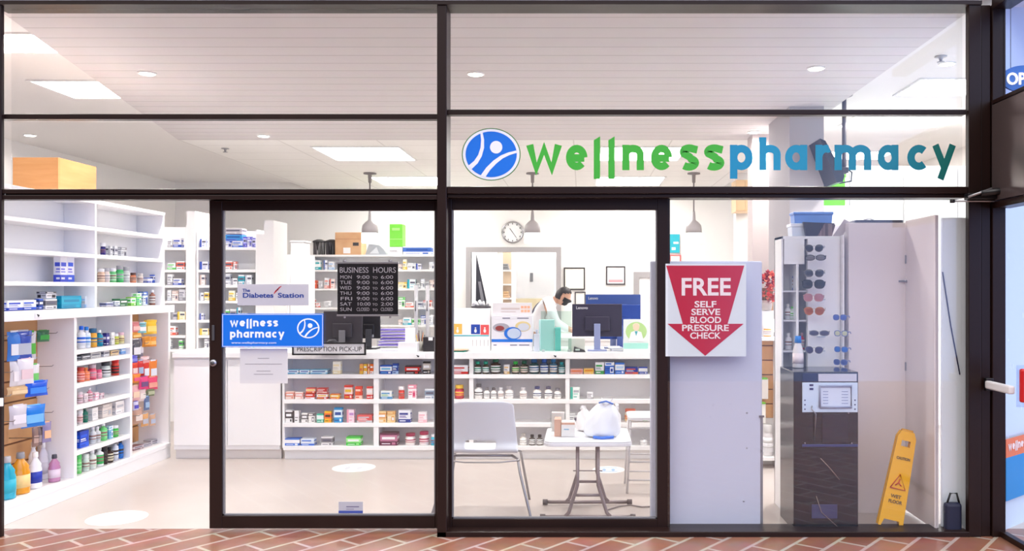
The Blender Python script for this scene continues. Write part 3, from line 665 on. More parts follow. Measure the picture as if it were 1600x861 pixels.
row_front(Y, zs[1], [(700, 708, 21, 'b', (180, 30, 40), YEL, (200, 50, 60), 'jar'), (709, 724, 22, 'b', (176, 26, 44), YEL, (210, 60, 80), 'jar'), (740, 754, 24, 'b', (246, 244, 240), (90, 90, 96)), (755, 765, 18, 'b', (244, 240, 236), (120, 120, 124)), (766, 776, 18, 'b', (244, 236, 232), (110, 106, 110)), (777, 787, 18, 'b', (244, 240, 236), W), (788, 802, 20, 'b', (246, 240, 236), (190, 186, 190)),
    (811, 823, 18, 'b', (246, 240, 236), (226, 224, 226)), (832, 846, 20, 'b', (244, 236, 230), (70, 80, 130)), (850, 863, 20, 'b', (246, 240, 236), (96, 96, 120)), (865, 877, 17, 'b', (246, 240, 234), (130, 130, 140)),
    (891, 906, 19, 'c', (244, 250, 248), (60, 180, 160), GRY, 3), (917, 927, 11, 'c', W, GRY, TXT, 0)],
    'on the second counter shelf, right', g)
row_front(Y, zs[2], [(445, 456, 20, 'c', (240, 240, 240), (60, 60, 64), W, 1), (456.5, 467, 19, 'c', (240, 240, 240), (60, 60, 64), W, 3), (470, 480, 15, 'c', (240, 238, 236), (120, 118, 120), W, 1), (481, 491, 15, 'c', (238, 236, 232), (100, 100, 104), W, 2), (494, 505, 14, 'c', (20, 170, 140), (220, 250, 240), W, 1), (506, 517, 18, 'c', (246, 190, 30), (250, 120, 50), (60, 40, 30), 1),
    (521, 534, 24, 'c', (20, 150, 210), (220, 240, 250), (10, 70, 150), 1), (541, 553, 21, 'c', (246, 226, 236), (236, 160, 180), (190, 140, 200), 3), (557, 581, 12, 'c', (226, 90, 90), (200, 204, 210), W, 0),
    (590, 603, 18, 'c', (244, 214, 160), (232, 170, 100), W, 1), (604, 617, 18, 'c', (244, 212, 156), (230, 170, 100), W, 2), (622, 641, 20, 'c', (240, 242, 250), (40, 60, 150), (90, 60, 150), 0), (653, 666, 17, 'c', (250, 244, 246), (244, 190, 200), PNK, 0)],
    'on the third counter shelf, left', g)
row_front(Y, zs[2], [(889, 903, 16, 'c', (236, 240, 240), GRY, TXT, 2), (976, 995, 21, 'b', (244, 226, 210), (240, 120, 90), (236, 200, 150), 'jar'), (1004, 1013, 13, 'b', (240, 244, 236), W, (120, 190, 90), 'jar')],
    'on the third counter shelf, right', g)
row_front(Y, zs[3], [(444, 467, 11, 'c', (30, 110, 210), W, W, 1), (469, 490, 11, 'c', (220, 232, 246), (50, 110, 210), W, 0), (501, 519, 14, 'c', (236, 234, 236), (130, 130, 136), TXT, 1), (540, 563, 14, 'c', (40, 196, 50), (160, 236, 150), W, 1),
    (593, 620, 20, 'c', (100, 36, 70), (190, 120, 150), W, 1), (631, 648, 19, 'b', (246, 240, 240), (170, 40, 80), (246, 240, 236), 'jar'), (653, 669, 22, 'b', (246, 240, 240), (176, 40, 84), (240, 220, 224), 'jar'), (672, 681, 18, 'b', (60, 190, 210), W, (40, 150, 200), 'jar')],
    'on the bottom counter shelf, left', g)
row_front(Y, zs[3], [(811, 823, 19, 'b', (236, 232, 226), (200, 196, 190)), (826, 836, 17, 'b', (90, 84, 80), (60, 58, 60)), (838, 848, 17, 'b', (100, 92, 88), (60, 56, 60)), (858, 866, 16, 'b', (236, 234, 232), GRY), (900, 916, 15, 'c', (40, 170, 220), (150, 220, 240), W, 0), (945, 960, 12, 'c', W, GRY, TXT, 1), (962, 970, 12, 'c', (70, 80, 150), W, W, 3), (1000, 1012, 12, 'b', (240, 240, 240), GRY)],
    'on the bottom counter shelf, right', g)

# ---- items on the left wall units, facing into the shop
def row_side(X, z, items, where, group):
    """(px centre, width m, height px, kind, c1, c2, c3, style) standing at plane x = X"""
    its = [dict(px=i[0], w=i[1], h=i[2], kind=i[3], c1=i[4], c2=i[5], c3=i[6] if len(i) > 6 else TXT, st=i[7] if len(i) > 7 else None, lift=i[8] if len(i) > 8 else 0) for i in items]
    for k, (it, lab) in enumerate(zip(its, describe(its, where))):
        d = -X*FPX/(VX-it['px']); y = d-DIST; s = d/FPX; h_ = it['h']*s*.97; w_ = it['w']; zz = z+.0015+it['lift']*s
        if it['kind'] == 'b':
            bottle(X, y, zz, w_/2, h_, it['c1'], it['c2'], it['c3'] if it['c3'] != TXT else (250, 250, 248), it['st'] or 'pill', lab, 'bottle', group)
        else:
            st = it['st'] if it['st'] is not None else (k*5+int(it['px'])) % 4
            o = carton(X+.02, y, zz, w_, min(.12, max(.035, w_*.6)), h_, it['c1'], it['c2'], it['c3'], st, R(90)); tag(o, lab, 'box', group)
g = 'products on the left wall shelves'
row_side(-3.99, 1.421, [(20, .17, 16, 'c', W, (30, 70, 200), (120, 130, 200), 0), (42, .15, 16, 'c', W, (40, 90, 210), (40, 60, 140), 0), (60, .05, 17, 'c', BLU, (20, 50, 120), W, 1), (76, .14, 16, 'c', (240, 240, 242), (110, 110, 116), TXT, 1), (76, .12, 11, 'c', (226, 226, 230), (90, 90, 96), BLK, 2, 16.5), (108, .26, 20, 'c', (0, 152, 190), (20, 170, 200), (0, 130, 170), 1), (137, .13, 18, 'c', W, (190, 220, 250), GRY, 0)],
    'on the near left ledge', g)
row_side(-4.02, 1.626, [(96, .09, 40, 'c', (244, 244, 250), (60, 80, 210), (110, 110, 220), 0), (107, .09, 40, 'c', (242, 242, 252), (50, 90, 220), (120, 110, 225), 0)], 'on the lowest open left shelf', g)
row_side(-3.99, 1.421, [(168, .10, 7, 'c', (240, 240, 244), (120, 130, 180), TXT, 1), (180, .08, 9, 'c', (226, 236, 236), (130, 140, 170), TXT, 0), (190, .12, 12, 'c', (50, 130, 80), (20, 90, 50), W, 1), (205, .08, 14, 'c', (150, 220, 90), W, GRN, 1), (214, .08, 20, 'c', (120, 220, 120), (240, 250, 240), (20, 150, 160), 2), (224, .08, 22, 'c', (226, 236, 246), (50, 100, 190), (40, 60, 130), 2), (238, .05, 24, 'b', (180, 120, 100), W, (240, 236, 230), 'tall'), (244, .045, 18, 'b', (244, 240, 236), (220, 190, 170), (240, 230, 220), 'jar')],
    'on the far left ledge', g)
row_side(-4.0, 1.626, [(158, .055, 22, 'b', (244, 210, 180), W, (246, 220, 196), 'jar'), (166, .055, 23, 'b', (240, 226, 216), GRY, (240, 230, 226), 'jar'), (176, .055, 23, 'b', (110, 214, 130), W, (180, 236, 190), 'jar'), (187, .06, 27, 'b', (70, 200, 110), GRY, (110, 214, 140), 'jar'), (197, .055, 25, 'b', (230, 236, 232), GRY, (236, 240, 236), 'jar'), (208, .05, 16, 'b', (236, 140, 100), (110, 70, 60), (240, 180, 150), 'jar'), (219, .05, 15, 'b', (236, 226, 214), (226, 220, 214), (240, 230, 224), 'jar'), (231, .09, 8, 'c', (50, 90, 210), W, W, 1), (239, .06, 13, 'c', (70, 110, 220), W, DBL, 1), (246, .035, 9, 'c', (60, 80, 200), W, W, 3)],
    'on the lowest upper left shelf', g)
row_side(-4.0, 1.85, [(161, .04, 20, 'b', (44, 40, 120), W, (60, 50, 140), 'tube'), (170, .05, 16, 'c', (236, 240, 240), GRY, TXT, 3), (178, .05, 16, 'c', (240, 240, 240), (210, 210, 214), TXT, 1), (190, .09, 15, 'c', (226, 228, 230), (150, 150, 156), TXT, 2)], 'on the middle upper left shelf', g)
# middle bay of the lower unit
row_side(-3.90, lz[0], [(127, .06, 36, 'b', W, (20, 100, 220), (240, 244, 250), 'tall'), (135, .06, 34, 'b', (236, 242, 250), (30, 130, 220), (220, 236, 250), 'tall'), (145, .06, 30, 'b', (240, 170, 50), (40, 100, 140), (246, 190, 80), 'jar'), (155, .055, 26, 'b', (10, 140, 170), W, (20, 150, 190), 'tall'), (165, .045, 20, 'c', (36, 36, 120), (60, 60, 150), W, 1), (173, .05, 20, 'c', (244, 244, 240), (226, 226, 220), TXT, 0), (181, .045, 17, 'b', (200, 214, 70), W, (226, 226, 120), 'jar'), (189, .05, 18, 'b', (244, 236, 190), (240, 200, 210), (240, 230, 160), 'jar')],
    'on the top shelf of the left bay', g)
row_side(-3.90, lz[1], [(131, .12, 7, 'c', (90, 90, 96), (130, 130, 134), W, 1), (146, .14, 9, 'c', (210, 210, 208), (190, 190, 188), TXT, 1), (163, .08, 9, 'c', W, GRY, TXT, 1), (176, .12, 8, 'c', (240, 220, 180), (236, 200, 140), TXT, 1), (190, .09, 10, 'c', (90, 160, 230), (160, 200, 245), W, 1)],
    'on the shallow shelf of the left bay', g)
row_side(-3.90, lz[2], [(126, .055, 23, 'b', (240, 120, 90), (200, 60, 50), (250, 180, 170), 'jar'), (134, .055, 21, 'b', (240, 140, 90), ORG, (244, 150, 130), 'tall'), (144, .06, 24, 'b', (214, 70, 100), (190, 170, 180), (236, 130, 150), 'jar'), (154, .05, 14, 'b', (240, 130, 160), (230, 90, 130), (246, 200, 210), 'jar'), (165, .07, 24, 'b', (200, 214, 210), (60, 66, 70), (230, 236, 234), 'jar'), (180, .06, 26, 'b', (226, 70, 50), (214, 40, 34), (60, 40, 40), 'jar')],
    'on the third shelf of the left bay', g)
row_side(-3.90, lz[3], [(125, .04, 18, 'b', (240, 200, 210), (226, 210, 214), (240, 220, 226), 'jar'), (131, .05, 14, 'c', (236, 224, 226), (200, 180, 186), TXT, 0), (140, .04, 21, 'b', (236, 150, 170), W, (246, 220, 226), 'tall'), (148, .05, 12, 'c', (244, 220, 226), (236, 170, 190), W, 1), (156, .05, 9, 'c', (240, 226, 230), (210, 160, 170), TXT, 2)],
    'on the fourth shelf of the left bay', g)
row_side(-3.90, lz[4], [(125, .04, 22, 'b', (240, 224, 224), (244, 240, 240), (240, 200, 200), 'tube'), (132.5, .045, 24, 'b', (16, 110, 90), (90, 110, 104), (20, 120, 96), 'tall'), (145, .08, 20, 'c', (240, 238, 236), (226, 224, 222), GRY, 0), (164, .14, 21, 'c', (226, 216, 208), (200, 190, 184), GRY, 2), (184, .13, 20, 'c', (246, 242, 240), (232, 226, 224), GRY, 1)],
    'on the fifth shelf of the left bay', g)
row_side(-3.90, lz[5], [(128, .12, 26, 'c', (16, 64, 190), (30, 90, 220), W, 0), (145, .05, 27, 'b', (226, 230, 230), W, (214, 220, 222), 'tall'), (152, .05, 25, 'b', (230, 232, 232), (240, 240, 240), (200, 206, 210), 'tall'), (161, .06, 28, 'b', (110, 214, 120), W, (140, 226, 150), 'tall'), (170, .06, 20, 'c', (120, 190, 220), W, (60, 120, 200), 2), (179, .06, 18, 'b', (60, 196, 70), W, (110, 214, 110), 'jar')],
    'on the sixth shelf of the left bay', g)
row_side(-3.90, .141, [(123, .04, 33, 'b', (120, 220, 120), (90, 210, 110), (160, 234, 160), 'tube'), (134, .05, 27, 'b', (226, 236, 226), (236, 240, 236), (210, 226, 210), 'jar'), (144, .06, 30, 'b', (232, 240, 232), W, (226, 236, 222), 'tall'), (155, .065, 31, 'b', (244, 246, 244), (226, 234, 228), (60, 190, 100), 'tall'), (163, .05, 28, 'b', (50, 36, 34), (40, 34, 34), (60, 44, 40), 'jar'), (171, .06, 24, 'b', (60, 36, 30), BLK, (240, 230, 200), 'tall'), (180, .05, 32, 'b', (226, 230, 240), (60, 40, 40), (236, 240, 246), 'tall'), (188, .05, 30, 'b', (30, 110, 200), (50, 36, 36), (40, 120, 210), 'tall')],
    'on the bottom shelf of the left bay', g)
# mouthwash and lotion bottles at the foot of the nearest bay
def flask(px, X, r, h_px, cb, cc, cl, lab, clear=True):
    d = -X*FPX/(VX-px); y = d-DIST; s = d/FPX; h_ = h_px*s
    t = thing('mouthwash_bottle', lab, 'bottle', (X, y, .143), R(60), 'bottles at the foot of the nearest left bay')
    B = mat(cb, .12, spec=.7)
    MB(B).lathe([(r*.95, 0), (r, .01), (r, h_*.52), (r*.86, h_*.6), (r*.92, h_*.66), (r*.45, h_*.8), (r*.36, h_*.84), (r*.36, h_*.87)], m=B, n=24, sx=1.0, sy=.72).build('body', t, local=True)
    MB(mat(cc, .35)).lathe([(r*.42, h_*.855), (r*.44, h_*.86), (r*.40, h_*.99), (r*.36, h_)], m=mat(cc, .35), n=24).build('cap', t, local=True)
    MB(W_(cl)).lathe([(r*1.012, h_*.15), (r*1.02, h_*.15), (r*1.02, h_*.46), (r*1.012, h_*.46)], m=W_(cl), n=24, sy=.73).build('label_wrap', t, local=True)
flask(11, -3.92, .055, 66, (16, 170, 200), (190, 190, 196), (40, 180, 205), 'turquoise mouthwash bottle at the far left bottom beside the jamb')
flask(32, -3.93, .062, 64, (226, 150, 10), (150, 150, 156), (244, 208, 140), 'amber mouthwash bottle on the bottom left shelf')
flask(55, -3.93, .045, 56, (240, 242, 248), (250, 250, 250), (20, 50, 170), 'white bottle with deep blue label on the bottom left shelf')
flask(52, -4.04, .036, 64, (244, 242, 246), (250, 250, 250), (230, 226, 236), 'plain white tall bottle behind the blue-labelled bottle')
flask(67, -4.05, .04, 58, (226, 222, 232), (248, 248, 250), (210, 206, 220), 'clear bottle with white cap on the bottom left shelf')
flask(85, -3.92, .042, 42, (190, 130, 170), (80, 80, 90), (224, 206, 222), 'small pinkish mouthwash bottle with dark cap at bottom left')
# hanging packs
def pack(px, py, X, w_, h_px, c1, c2, lab, tilt=0, grp='hanging packs on the slat board bays', th=.02, yaw=70):
    d = -X*FPX/(VX-px); y = d-DIST; s = d/FPX; h_ = h_px*s; z = EYE-(py-VY)*s
    t = thing('hanging_pack', lab, 'pack', (X, y, z), R(yaw), grp)
    n = 8; vs = []; fs = []
    for side in (-1, 1):
        for i in range(n+1):
            for j in range(n+1):
                u, v = i/n-.5, j/n-.5; b_ = th*max(0, (1-(2*u)**4)*(1-(2*v)**4)); k = 1-.05*math.cos(v*math.pi*1.5)
                vs.append((u*w_*k, side*(b_+.0006), v*h_))
    for q_ in (0, 1):
        o_ = q_*(n+1)**2
        for i in range(n):
            for j in range(n):
                a_ = o_+i*(n+1)+j; f = (a_, a_+n+1, a_+n+2, a_+1); fs.append(f if q_ == 0 else f[::-1])
    m = MB(mat(c1, .22)); m.add(vs, fs, None, True); o = m.build('pouch', t, local=True)
    l = MB(mat(c2, .4)); l.add([(-w_*.36, -th-.0015, -h_*.30), (w_*.36, -th-.0015, -h_*.30), (w_*.36, -th-.0015, h_*.08), (-w_*.36, -th-.0015, h_*.08), (-w_*.36, -th+.002, -h_*.30), (w_*.36, -th+.002, -h_*.30), (w_*.36, -th+.002, h_*.08), (-w_*.36, -th+.002, h_*.08)],
        [(0, 1, 2, 3), (7, 6, 5, 4), (0, 4, 5, 1), (1, 5, 6, 2), (2, 6, 7, 3), (3, 7, 4, 0)]); l.build('label_panel', t, local=True)
    MB(mat(c2, .4)).box(-w_*.30, -.003, h_*.46, w_*.30, .003, h_*.54, c=.001).build('header_card', t, local=True)
    t.rotation_euler = (0, R(tilt), R(yaw))
PK = [(24, 541, -3.98, .12, 46, (60, 130, 220), (240, 244, 250), 'blue and white hanging pack at the top of the nearest left bay'),
 (36, 540, -3.96, .13, 46, (50, 80, 180), (190, 196, 210), 'dark blue hanging pack second along in the nearest left bay'),
 (48, 540, -3.98, .08, 44, (214, 214, 220), (90, 190, 70), 'grey and green hanging pack third in the nearest left bay'),
 (67, 525, -4.0, .10, 18, (70, 130, 90), (60, 170, 70), 'small green basket-like pack high in the nearest left bay'),
 (28, 583, -3.98, .12, 40, (232, 230, 234), (248, 244, 246), 'white pack in the second row of the nearest left bay'),
 (40, 580, -3.95, .12, 40, (240, 236, 240), (236, 210, 216), 'white pink-labelled pack in the second row of the nearest bay'),
 (52, 586, -3.95, .09, 34, (238, 236, 238), (120, 210, 110), 'white green-labelled pack ending the second row of the nearest bay'),
 (28, 611, -3.98, .16, 14, (226, 190, 140), (240, 214, 170), 'tan flat pack in the third row of the nearest left bay'),
 (57, 607, -3.93, .17, 24, (16, 90, 220), (60, 140, 240), 'bright blue pack in the third row of the nearest left bay'),
 (28, 651, -3.96, .13, 36, (214, 210, 220), (236, 232, 240), 'tilted white pack in the fourth row of the nearest left bay'),
 (52, 650, -3.93, .18, 34, (10, 124, 224), (120, 190, 240), 'large bright blue pouch in the fourth row of the nearest bay'),
 (55, 683, -3.98, .05, 30, (150, 120, 110), (190, 160, 150), 'narrow brown comb pack under the blue pouch'),
 (62, 682, -3.98, .04, 28, (130, 110, 110), (170, 150, 150), 'thin grey brown pack under the blue pouch'),
 (73, 675, -3.95, .07, 32, (150, 140, 180), (240, 190, 150), 'purple pack with orange label beside the blue pouch'),
 (211, 511, -3.98, .10, 16, (240, 150, 150), (250, 200, 190), 'pink pack at the top of the far left bay'),
 (222, 512, -3.95, .09, 17, (120, 190, 200), (244, 244, 244), 'teal and white pack at the top of the far left bay'),
 (235, 511, -3.93, .14, 22, (246, 196, 40), (250, 220, 120), 'yellow pack at the top right of the far left bay'),
 (212, 524, -3.98, .12, 9, (244, 170, 70), (250, 210, 130), 'small orange pack under the pink pack in the far bay'),
 (212, 545, -3.98, .10, 30, (90, 90, 100), (236, 236, 240), 'black and white pack in the middle of the far left bay'),
 (220, 543, -3.96, .05, 28, (130, 124, 140), (210, 206, 214), 'narrow grey pack in the middle of the far left bay'),
 (209, 561, -3.98, .08, 12, (90, 90, 200), (140, 140, 230), 'small violet pack in the middle of the far left bay'),
 (229, 534, -3.93, .10, 16, (214, 136, 30), (240, 170, 70), 'amber blister pack in the second row of the far bay'),
 (238, 534, -3.93, .09, 15, (236, 150, 50), (246, 190, 110), 'orange blister pack ending the second row of the far bay'),
 (226, 563, -3.95, .10, 12, (246, 214, 214), (230, 160, 160), 'pale pink pack above the red toothbrush packs'),
 (210, 577, -3.98, .07, 24, (226, 70, 40), (244, 214, 210), 'red pack leftmost in the crowded row of the far bay'),
 (219, 576, -3.96, .07, 26, (216, 50, 50), (170, 190, 220), 'red and pale blue pack second in the crowded row'),
 (228, 578, -3.94, .07, 30, (230, 60, 40), (236, 240, 246), 'red and white pack third in the crowded row'),
 (239, 578, -3.92, .09, 30, (246, 140, 60), (236, 240, 250), 'orange and white pack ending the crowded row'),
 (213, 591, -3.96, .09, 14, (246, 150, 60), (240, 90, 130), 'orange pink pack below the crowded row at left'),
 (224, 598, -3.93, .10, 20, (236, 70, 130), (120, 80, 130), 'hot pink pack below the crowded row'),
 (237, 599, -3.92, .13, 20, (240, 80, 120), (246, 170, 150), 'wide pink pack below the crowded row at right'),
 (212, 614, -3.97, .09, 24, (244, 190, 190), (250, 220, 190), 'pale peach pack low in the far left bay'),
 (222, 616, -3.95, .08, 22, (236, 214, 210), (246, 236, 226), 'cream pack low in the far left bay'),
 (234, 612, -3.93, .10, 14, (130, 140, 100), (190, 196, 160), 'olive green pack low in the far left bay'),
 (229, 630, -3.93, .06, 22, (100, 120, 160), (160, 190, 220), 'slate blue pack low in the far left bay'),
 (212, 634, -3.96, .06, 14, (214, 210, 236), (90, 80, 200), 'lilac pack low in the far left bay'),
 (215, 650, -3.96, .10, 24, (200, 160, 140), (236, 220, 210), 'brown and cream pack near the bottom of the far bay'),
 (226, 656, -3.94, .08, 20, (226, 170, 110), (190, 190, 200), 'tan pack near the bottom of the far left bay'),
 (238, 656, -3.93, .07, 18, (220, 180, 150), (190, 200, 220), 'beige and grey pack near the bottom of the far bay')]
for p_ in PK: pack(*p_, th=.012 if p_[3] < .1 else .02)
for px, lab in ((218, 'flat maroon pack lying at the foot of the far left bay'), (232, 'flat grey wire pack lying at the foot of the far left bay'), (245, 'flat steel clip pack lying at the foot of the far left bay')):
    X = -3.95; y = -X*FPX/(VX-px)-DIST; o = carton(X, y-.02, .141, .13, .08, .02+.008*(px % 3), (150, 110, 116) if px < 225 else (190, 190, 200), (210, 200, 204), TXT, 1, R(80), 'flat_pack'); tag(o, lab, 'box', 'flat packs at the foot of the far left bay')

# ---- rear pharmacy racks: pale boxes
rr = random.Random(3)
PAL = [((248, 248, 250), (200, 206, 216)), ((240, 240, 246), (60, 90, 190)), ((250, 250, 250), (170, 170, 180)), ((244, 250, 246), (110, 210, 110)), ((250, 244, 220), (244, 206, 90)), ((240, 246, 250), (40, 170, 190)), ((246, 236, 232), (214, 190, 180)), ((214, 214, 220), (150, 150, 160)), ((248, 246, 246), (230, 110, 90))]
SHN = ['top shelf', 'second shelf', 'third shelf', 'fourth shelf', 'fifth shelf', 'sixth shelf', 'lowest shelf']
def fill(px0, px1, Y, levels, where, grp, hmax, skip=()):
    for li, z in enumerate(levels):
        if li in skip: continue
        x = px0; its = []
        while x < px1-6:
            w_ = rr.choice([7, 9, 11, 14]); w_ = min(w_, px1-x)
            if rr.random() < .86:
                c1, c2 = rr.choice(PAL); its.append((x, x+w_-.8, hmax*rr.uniform(.45, .92), 'c', c1, c2))
            x += w_
        row_front(Y, z+.001, its, f'on the {SHN[li]} of {where}', grp, .22, .02)
fill(260, 289, AY, lvA, 'the left rack', 'boxes on the rear pharmacy shelves', 20)
fill(311, 326, AY, lvA, 'the rack by the stile', 'boxes on the rear pharmacy shelves', 20)
fill(349, 398, AY, lvA, 'the rack behind the door', 'boxes on the rear pharmacy shelves', 22, (0,))
row_front(AY, lvA[0]+.001, [(350, 361, 10, 'c', (240, 240, 244), (60, 90, 200)), (361.5, 378, 10, 'c', (230, 236, 250), (40, 100, 210)), (379, 384, 17, 'c', (100, 96, 210), (190, 190, 240)), (385, 392, 17, 'c', (226, 226, 246), (110, 110, 220)), (393, 398.5, 15, 'c', (130, 130, 220), (210, 210, 244)), (350, 377, 10, 'c', (90, 130, 220), (40, 160, 220), (30, 60, 160), 1, 10.3), (349, 377, 9, 'c', (226, 222, 226), (180, 176, 186), TXT, 1, 20.8)],
   'on the top shelf behind the door glass', 'boxes on the rear pharmacy shelves', .22, .02)
fill(478, 524, RY, lvC, 'the rear rack, left', 'boxes on the far rear shelves', 15, (0, 1, 2, 3))
fill(622, 680, RY, lvC, 'the rear rack, right', 'boxes on the far rear shelves', 18, (0,))
row_front(RY, lvC[1]+.001, [(479, 488, 17, 'b', W, (236, 240, 240), (60, 190, 200), 'tall'), (491, 500, 15, 'c', (246, 250, 250), (40, 180, 190), W, 0), (505, 511, 15, 'c', W, (40, 90, 180), TXT, 3), (512, 521, 13, 'c', W, LBL, TXT, 0)], 'on the second rear shelf, left', 'boxes on the far rear shelves', .2, .03)
row_front(RY, lvC[2]+.001, [(481, 494, 13, 'c', (240, 100, 60), (226, 80, 40), (250, 200, 180), 1), (497, 503, 12, 'c', W, GRY), (506, 513, 17, 'c', W, (236, 160, 150)), (514, 522, 15, 'c', (246, 236, 234), (226, 120, 110))], 'on the third rear shelf, left', 'boxes on the far rear shelves', .2, .03)
row_front(RY, lvC[3]+.001, [(480, 491, 13, 'c', (246, 226, 224), (226, 90, 80), W, 1), (493, 499, 8, 'c', W, (226, 110, 100)), (506, 516, 10, 'c', W, GRY)], 'on the fourth rear shelf, left', 'boxes on the far rear shelves', .2, .03)
# things on top of the rear rack
zt = lvC[0]+.001; s_ = (DIST+RY)/FPX
pat = brick_mat('speckled_basket_fabric', (226, 222, 222), (120, 116, 118), (40, 38, 40), 30, .6, .5, .12, .7)
for i, (a_, b_, h_) in enumerate(((484, 502, 20), (505, 521, 20))):
    x0, x1 = PX(a_, RY), PX(b_, RY); t = thing('storage_basket', ['patterned storage basket with raised lid at the left of the rear top shelf', 'dark patterned storage basket beside the cardboard box'][i], 'basket', ((x0+x1)/2, RY+.2, zt))
    mp = pat if i == 0 else brick_mat('dark_basket_fabric', (90, 88, 92), (140, 138, 142), (30, 30, 34), 30, .5, .4, .1, .7)
    MB(mp).lathe([(.085, 0), (.095, .01), (.1, h_*s_), (.092, h_*s_), (.088, .02), (0, .02)], (x0+x1)/2, RY+.2, zt, n=24).build('body', t)
    MB(mat((60, 58, 60), .5)).lathe([(.098, h_*s_), (.106, h_*s_), (.106, h_*s_+.025), (.04, h_*s_+.05)], (x0+x1)/2, RY+.2, zt, n=24).build('lid', t)
t = thing('cardboard_box', 'brown cardboard box on the rear top shelf above the hours sign', 'box', (PX(544, RY), RY+.2, zt))
cb_ = noise_mat('cardboard', (214, 166, 124), (226, 182, 140), 5, .8)
MB(cb_).box(PX(523, RY), RY+.02, zt, PX(564, RY), RY+.36, zt+35*s_, c=.004).build('body', t)
MB(mat((196, 146, 106), .5)).box(PX(523, RY), RY+.015, zt+24*s_, PX(564, RY), RY+.02, zt+25*s_).box(PX(551, RY), RY+.015, zt+14*s_, PX(560, RY), RY+.02, zt+19*s_, DGREY).box(PX(536, RY), RY+.015, zt+2*s_, PX(547, RY), RY+.02, zt+11*s_, WHITE).build('printed_label', t)
t = thing('folded_bag', 'crumpled grey plastic bag under the left pendant lamp', 'bag', (PX(584, RY), RY+.2, zt))
m = MB(mat((170, 176, 184), .3)); m.prism([(PX(568, RY), zt), (PX(602, RY), zt), (PX(597, RY), zt+9*s_), (PX(590, RY), zt+15*s_), (PX(574, RY), zt+17*s_)], RY+.1, RY+.3); m.build('bag_body', t)
MB(mat((214, 218, 224), .3)).prism([(PX(575, RY), zt+.02), (PX(590, RY), zt+.02), (PX(586, RY), zt+12*s_)], RY+.09, RY+.1).build('fold', t)
t = thing('green_box', 'bright green box stacked on a white box on the rear shelf', 'box', (PX(618, RY), RY+.2, zt+12.3*s_))
MB(mat((120, 220, 60), .5)).box(PX(608, RY), RY+.03, zt+12.3*s_, PX(628, RY), RY+.3, zt+48*s_, c=.004).build('body', t); MB(mat((170, 236, 130), .5)).box(PX(608, RY), RY+.026, zt+24*s_, PX(628, RY), RY+.03, zt+25*s_).box(PX(612, RY), RY+.026, zt+38*s_, PX(624, RY), RY+.03, zt+42*s_).build('printed_label', t)
tag(carton(PX(617, RY), RY+.03, zt, 22*s_, .28, 12*s_, W, (236, 240, 236), TXT, 0), 'white box under the bright green box on the rear shelf', 'box')
tag(carton(PX(651, RY), RY+.03, zt, 44*s_, .2, 13*s_, (240, 244, 250), (60, 110, 200), (30, 80, 170), 1), 'long blue and white carton at the right of the rear top shelf', 'box')
# ================================================================ SIGNS ON THE DOORS AND GLASS
SER = mat((176, 170, 174), .5)
def vtext(txt, x0, x1, zbase, hgt, Y, m, parent, name='lettering', off=0):
    """text on a plane facing the viewer between x0 and x1, capital height hgt"""
    return text_mesh(txt, hgt/.73, m, name, parent, (x0, Y, zbase), width=x1-x0, off=off)
GY = .12-.001+.0           # front face of the left leaf's glass (y = .12)
# hours board hanging on the door glass
hx0, hx1 = PX(525, .1), PX(620, .1); hz0, hz1 = PZ(492, .1), PZ(411, .1)
t = thing('hours_sign', 'black business hours board hanging inside the sliding door glass', 'sign', ((hx0+hx1)/2, .13, hz0))
yb = .132
MB(mat((24, 20, 24), .7, spec=.2)).box(hx0, yb, hz0, hx1, yb+.008, hz1, c=.001).build('board', t)
alu = mat((176, 172, 176), .3, .7)
MB(alu).box(hx0-.004, yb-.004, hz1-.004, hx1+.004, yb+.012, hz1+.008, c=.001).box(hx0-.004, yb-.004, hz0-.010, hx1+.004, yb+.012, hz0+.002, c=.001).build('rail', t)
for p in (536, 608): MB(alu).tube([(PX(p, .1), yb, hz1+.014), (PX(p, .1), yb+.004, hz1+.014)], .012, alu, 12).build('suction_cup', t); MB(alu).tube([(PX(p, .1), yb, hz0-.016), (PX(p, .1), yb+.004, hz0-.016)], .008, alu, 12).build('suction_cup', t)
yt = yb-.001
vtext('BUSINESS  HOURS', PX(528, .1), PX(616, .1), PZ(426, .1), 9/240, yt, SER, t)
rows = [('MON', '9:00', '6:00'), ('TUE', '9:00', '6:00'), ('WED', '9:00', '6:00'), ('THU', '9:00', '6:00'), ('FRI', '9:00', '6:00'), ('SAT', '10:00', '2:00'), ('SUN', 'CLOSED', 'CLOSED')]
for k, (a_, b_, c_) in enumerate(rows):
    z = PZ(435.5+k*8.45, .1); hh = 5.6/240
    dx = (0, 18, 0)
    vtext(a_, PX(529, .1), PX(547, .1), z, hh, yt, SER, t); vtext(b_, PX(555, .1), PX(575, .1), z, hh, yt, SER, t)
    vtext('TO', PX(580, .1), PX(588, .1), z, hh*.7, yt, SER, t); vtext(c_, PX(593, .1), PX(612, .1), z, hh, yt, SER, t)
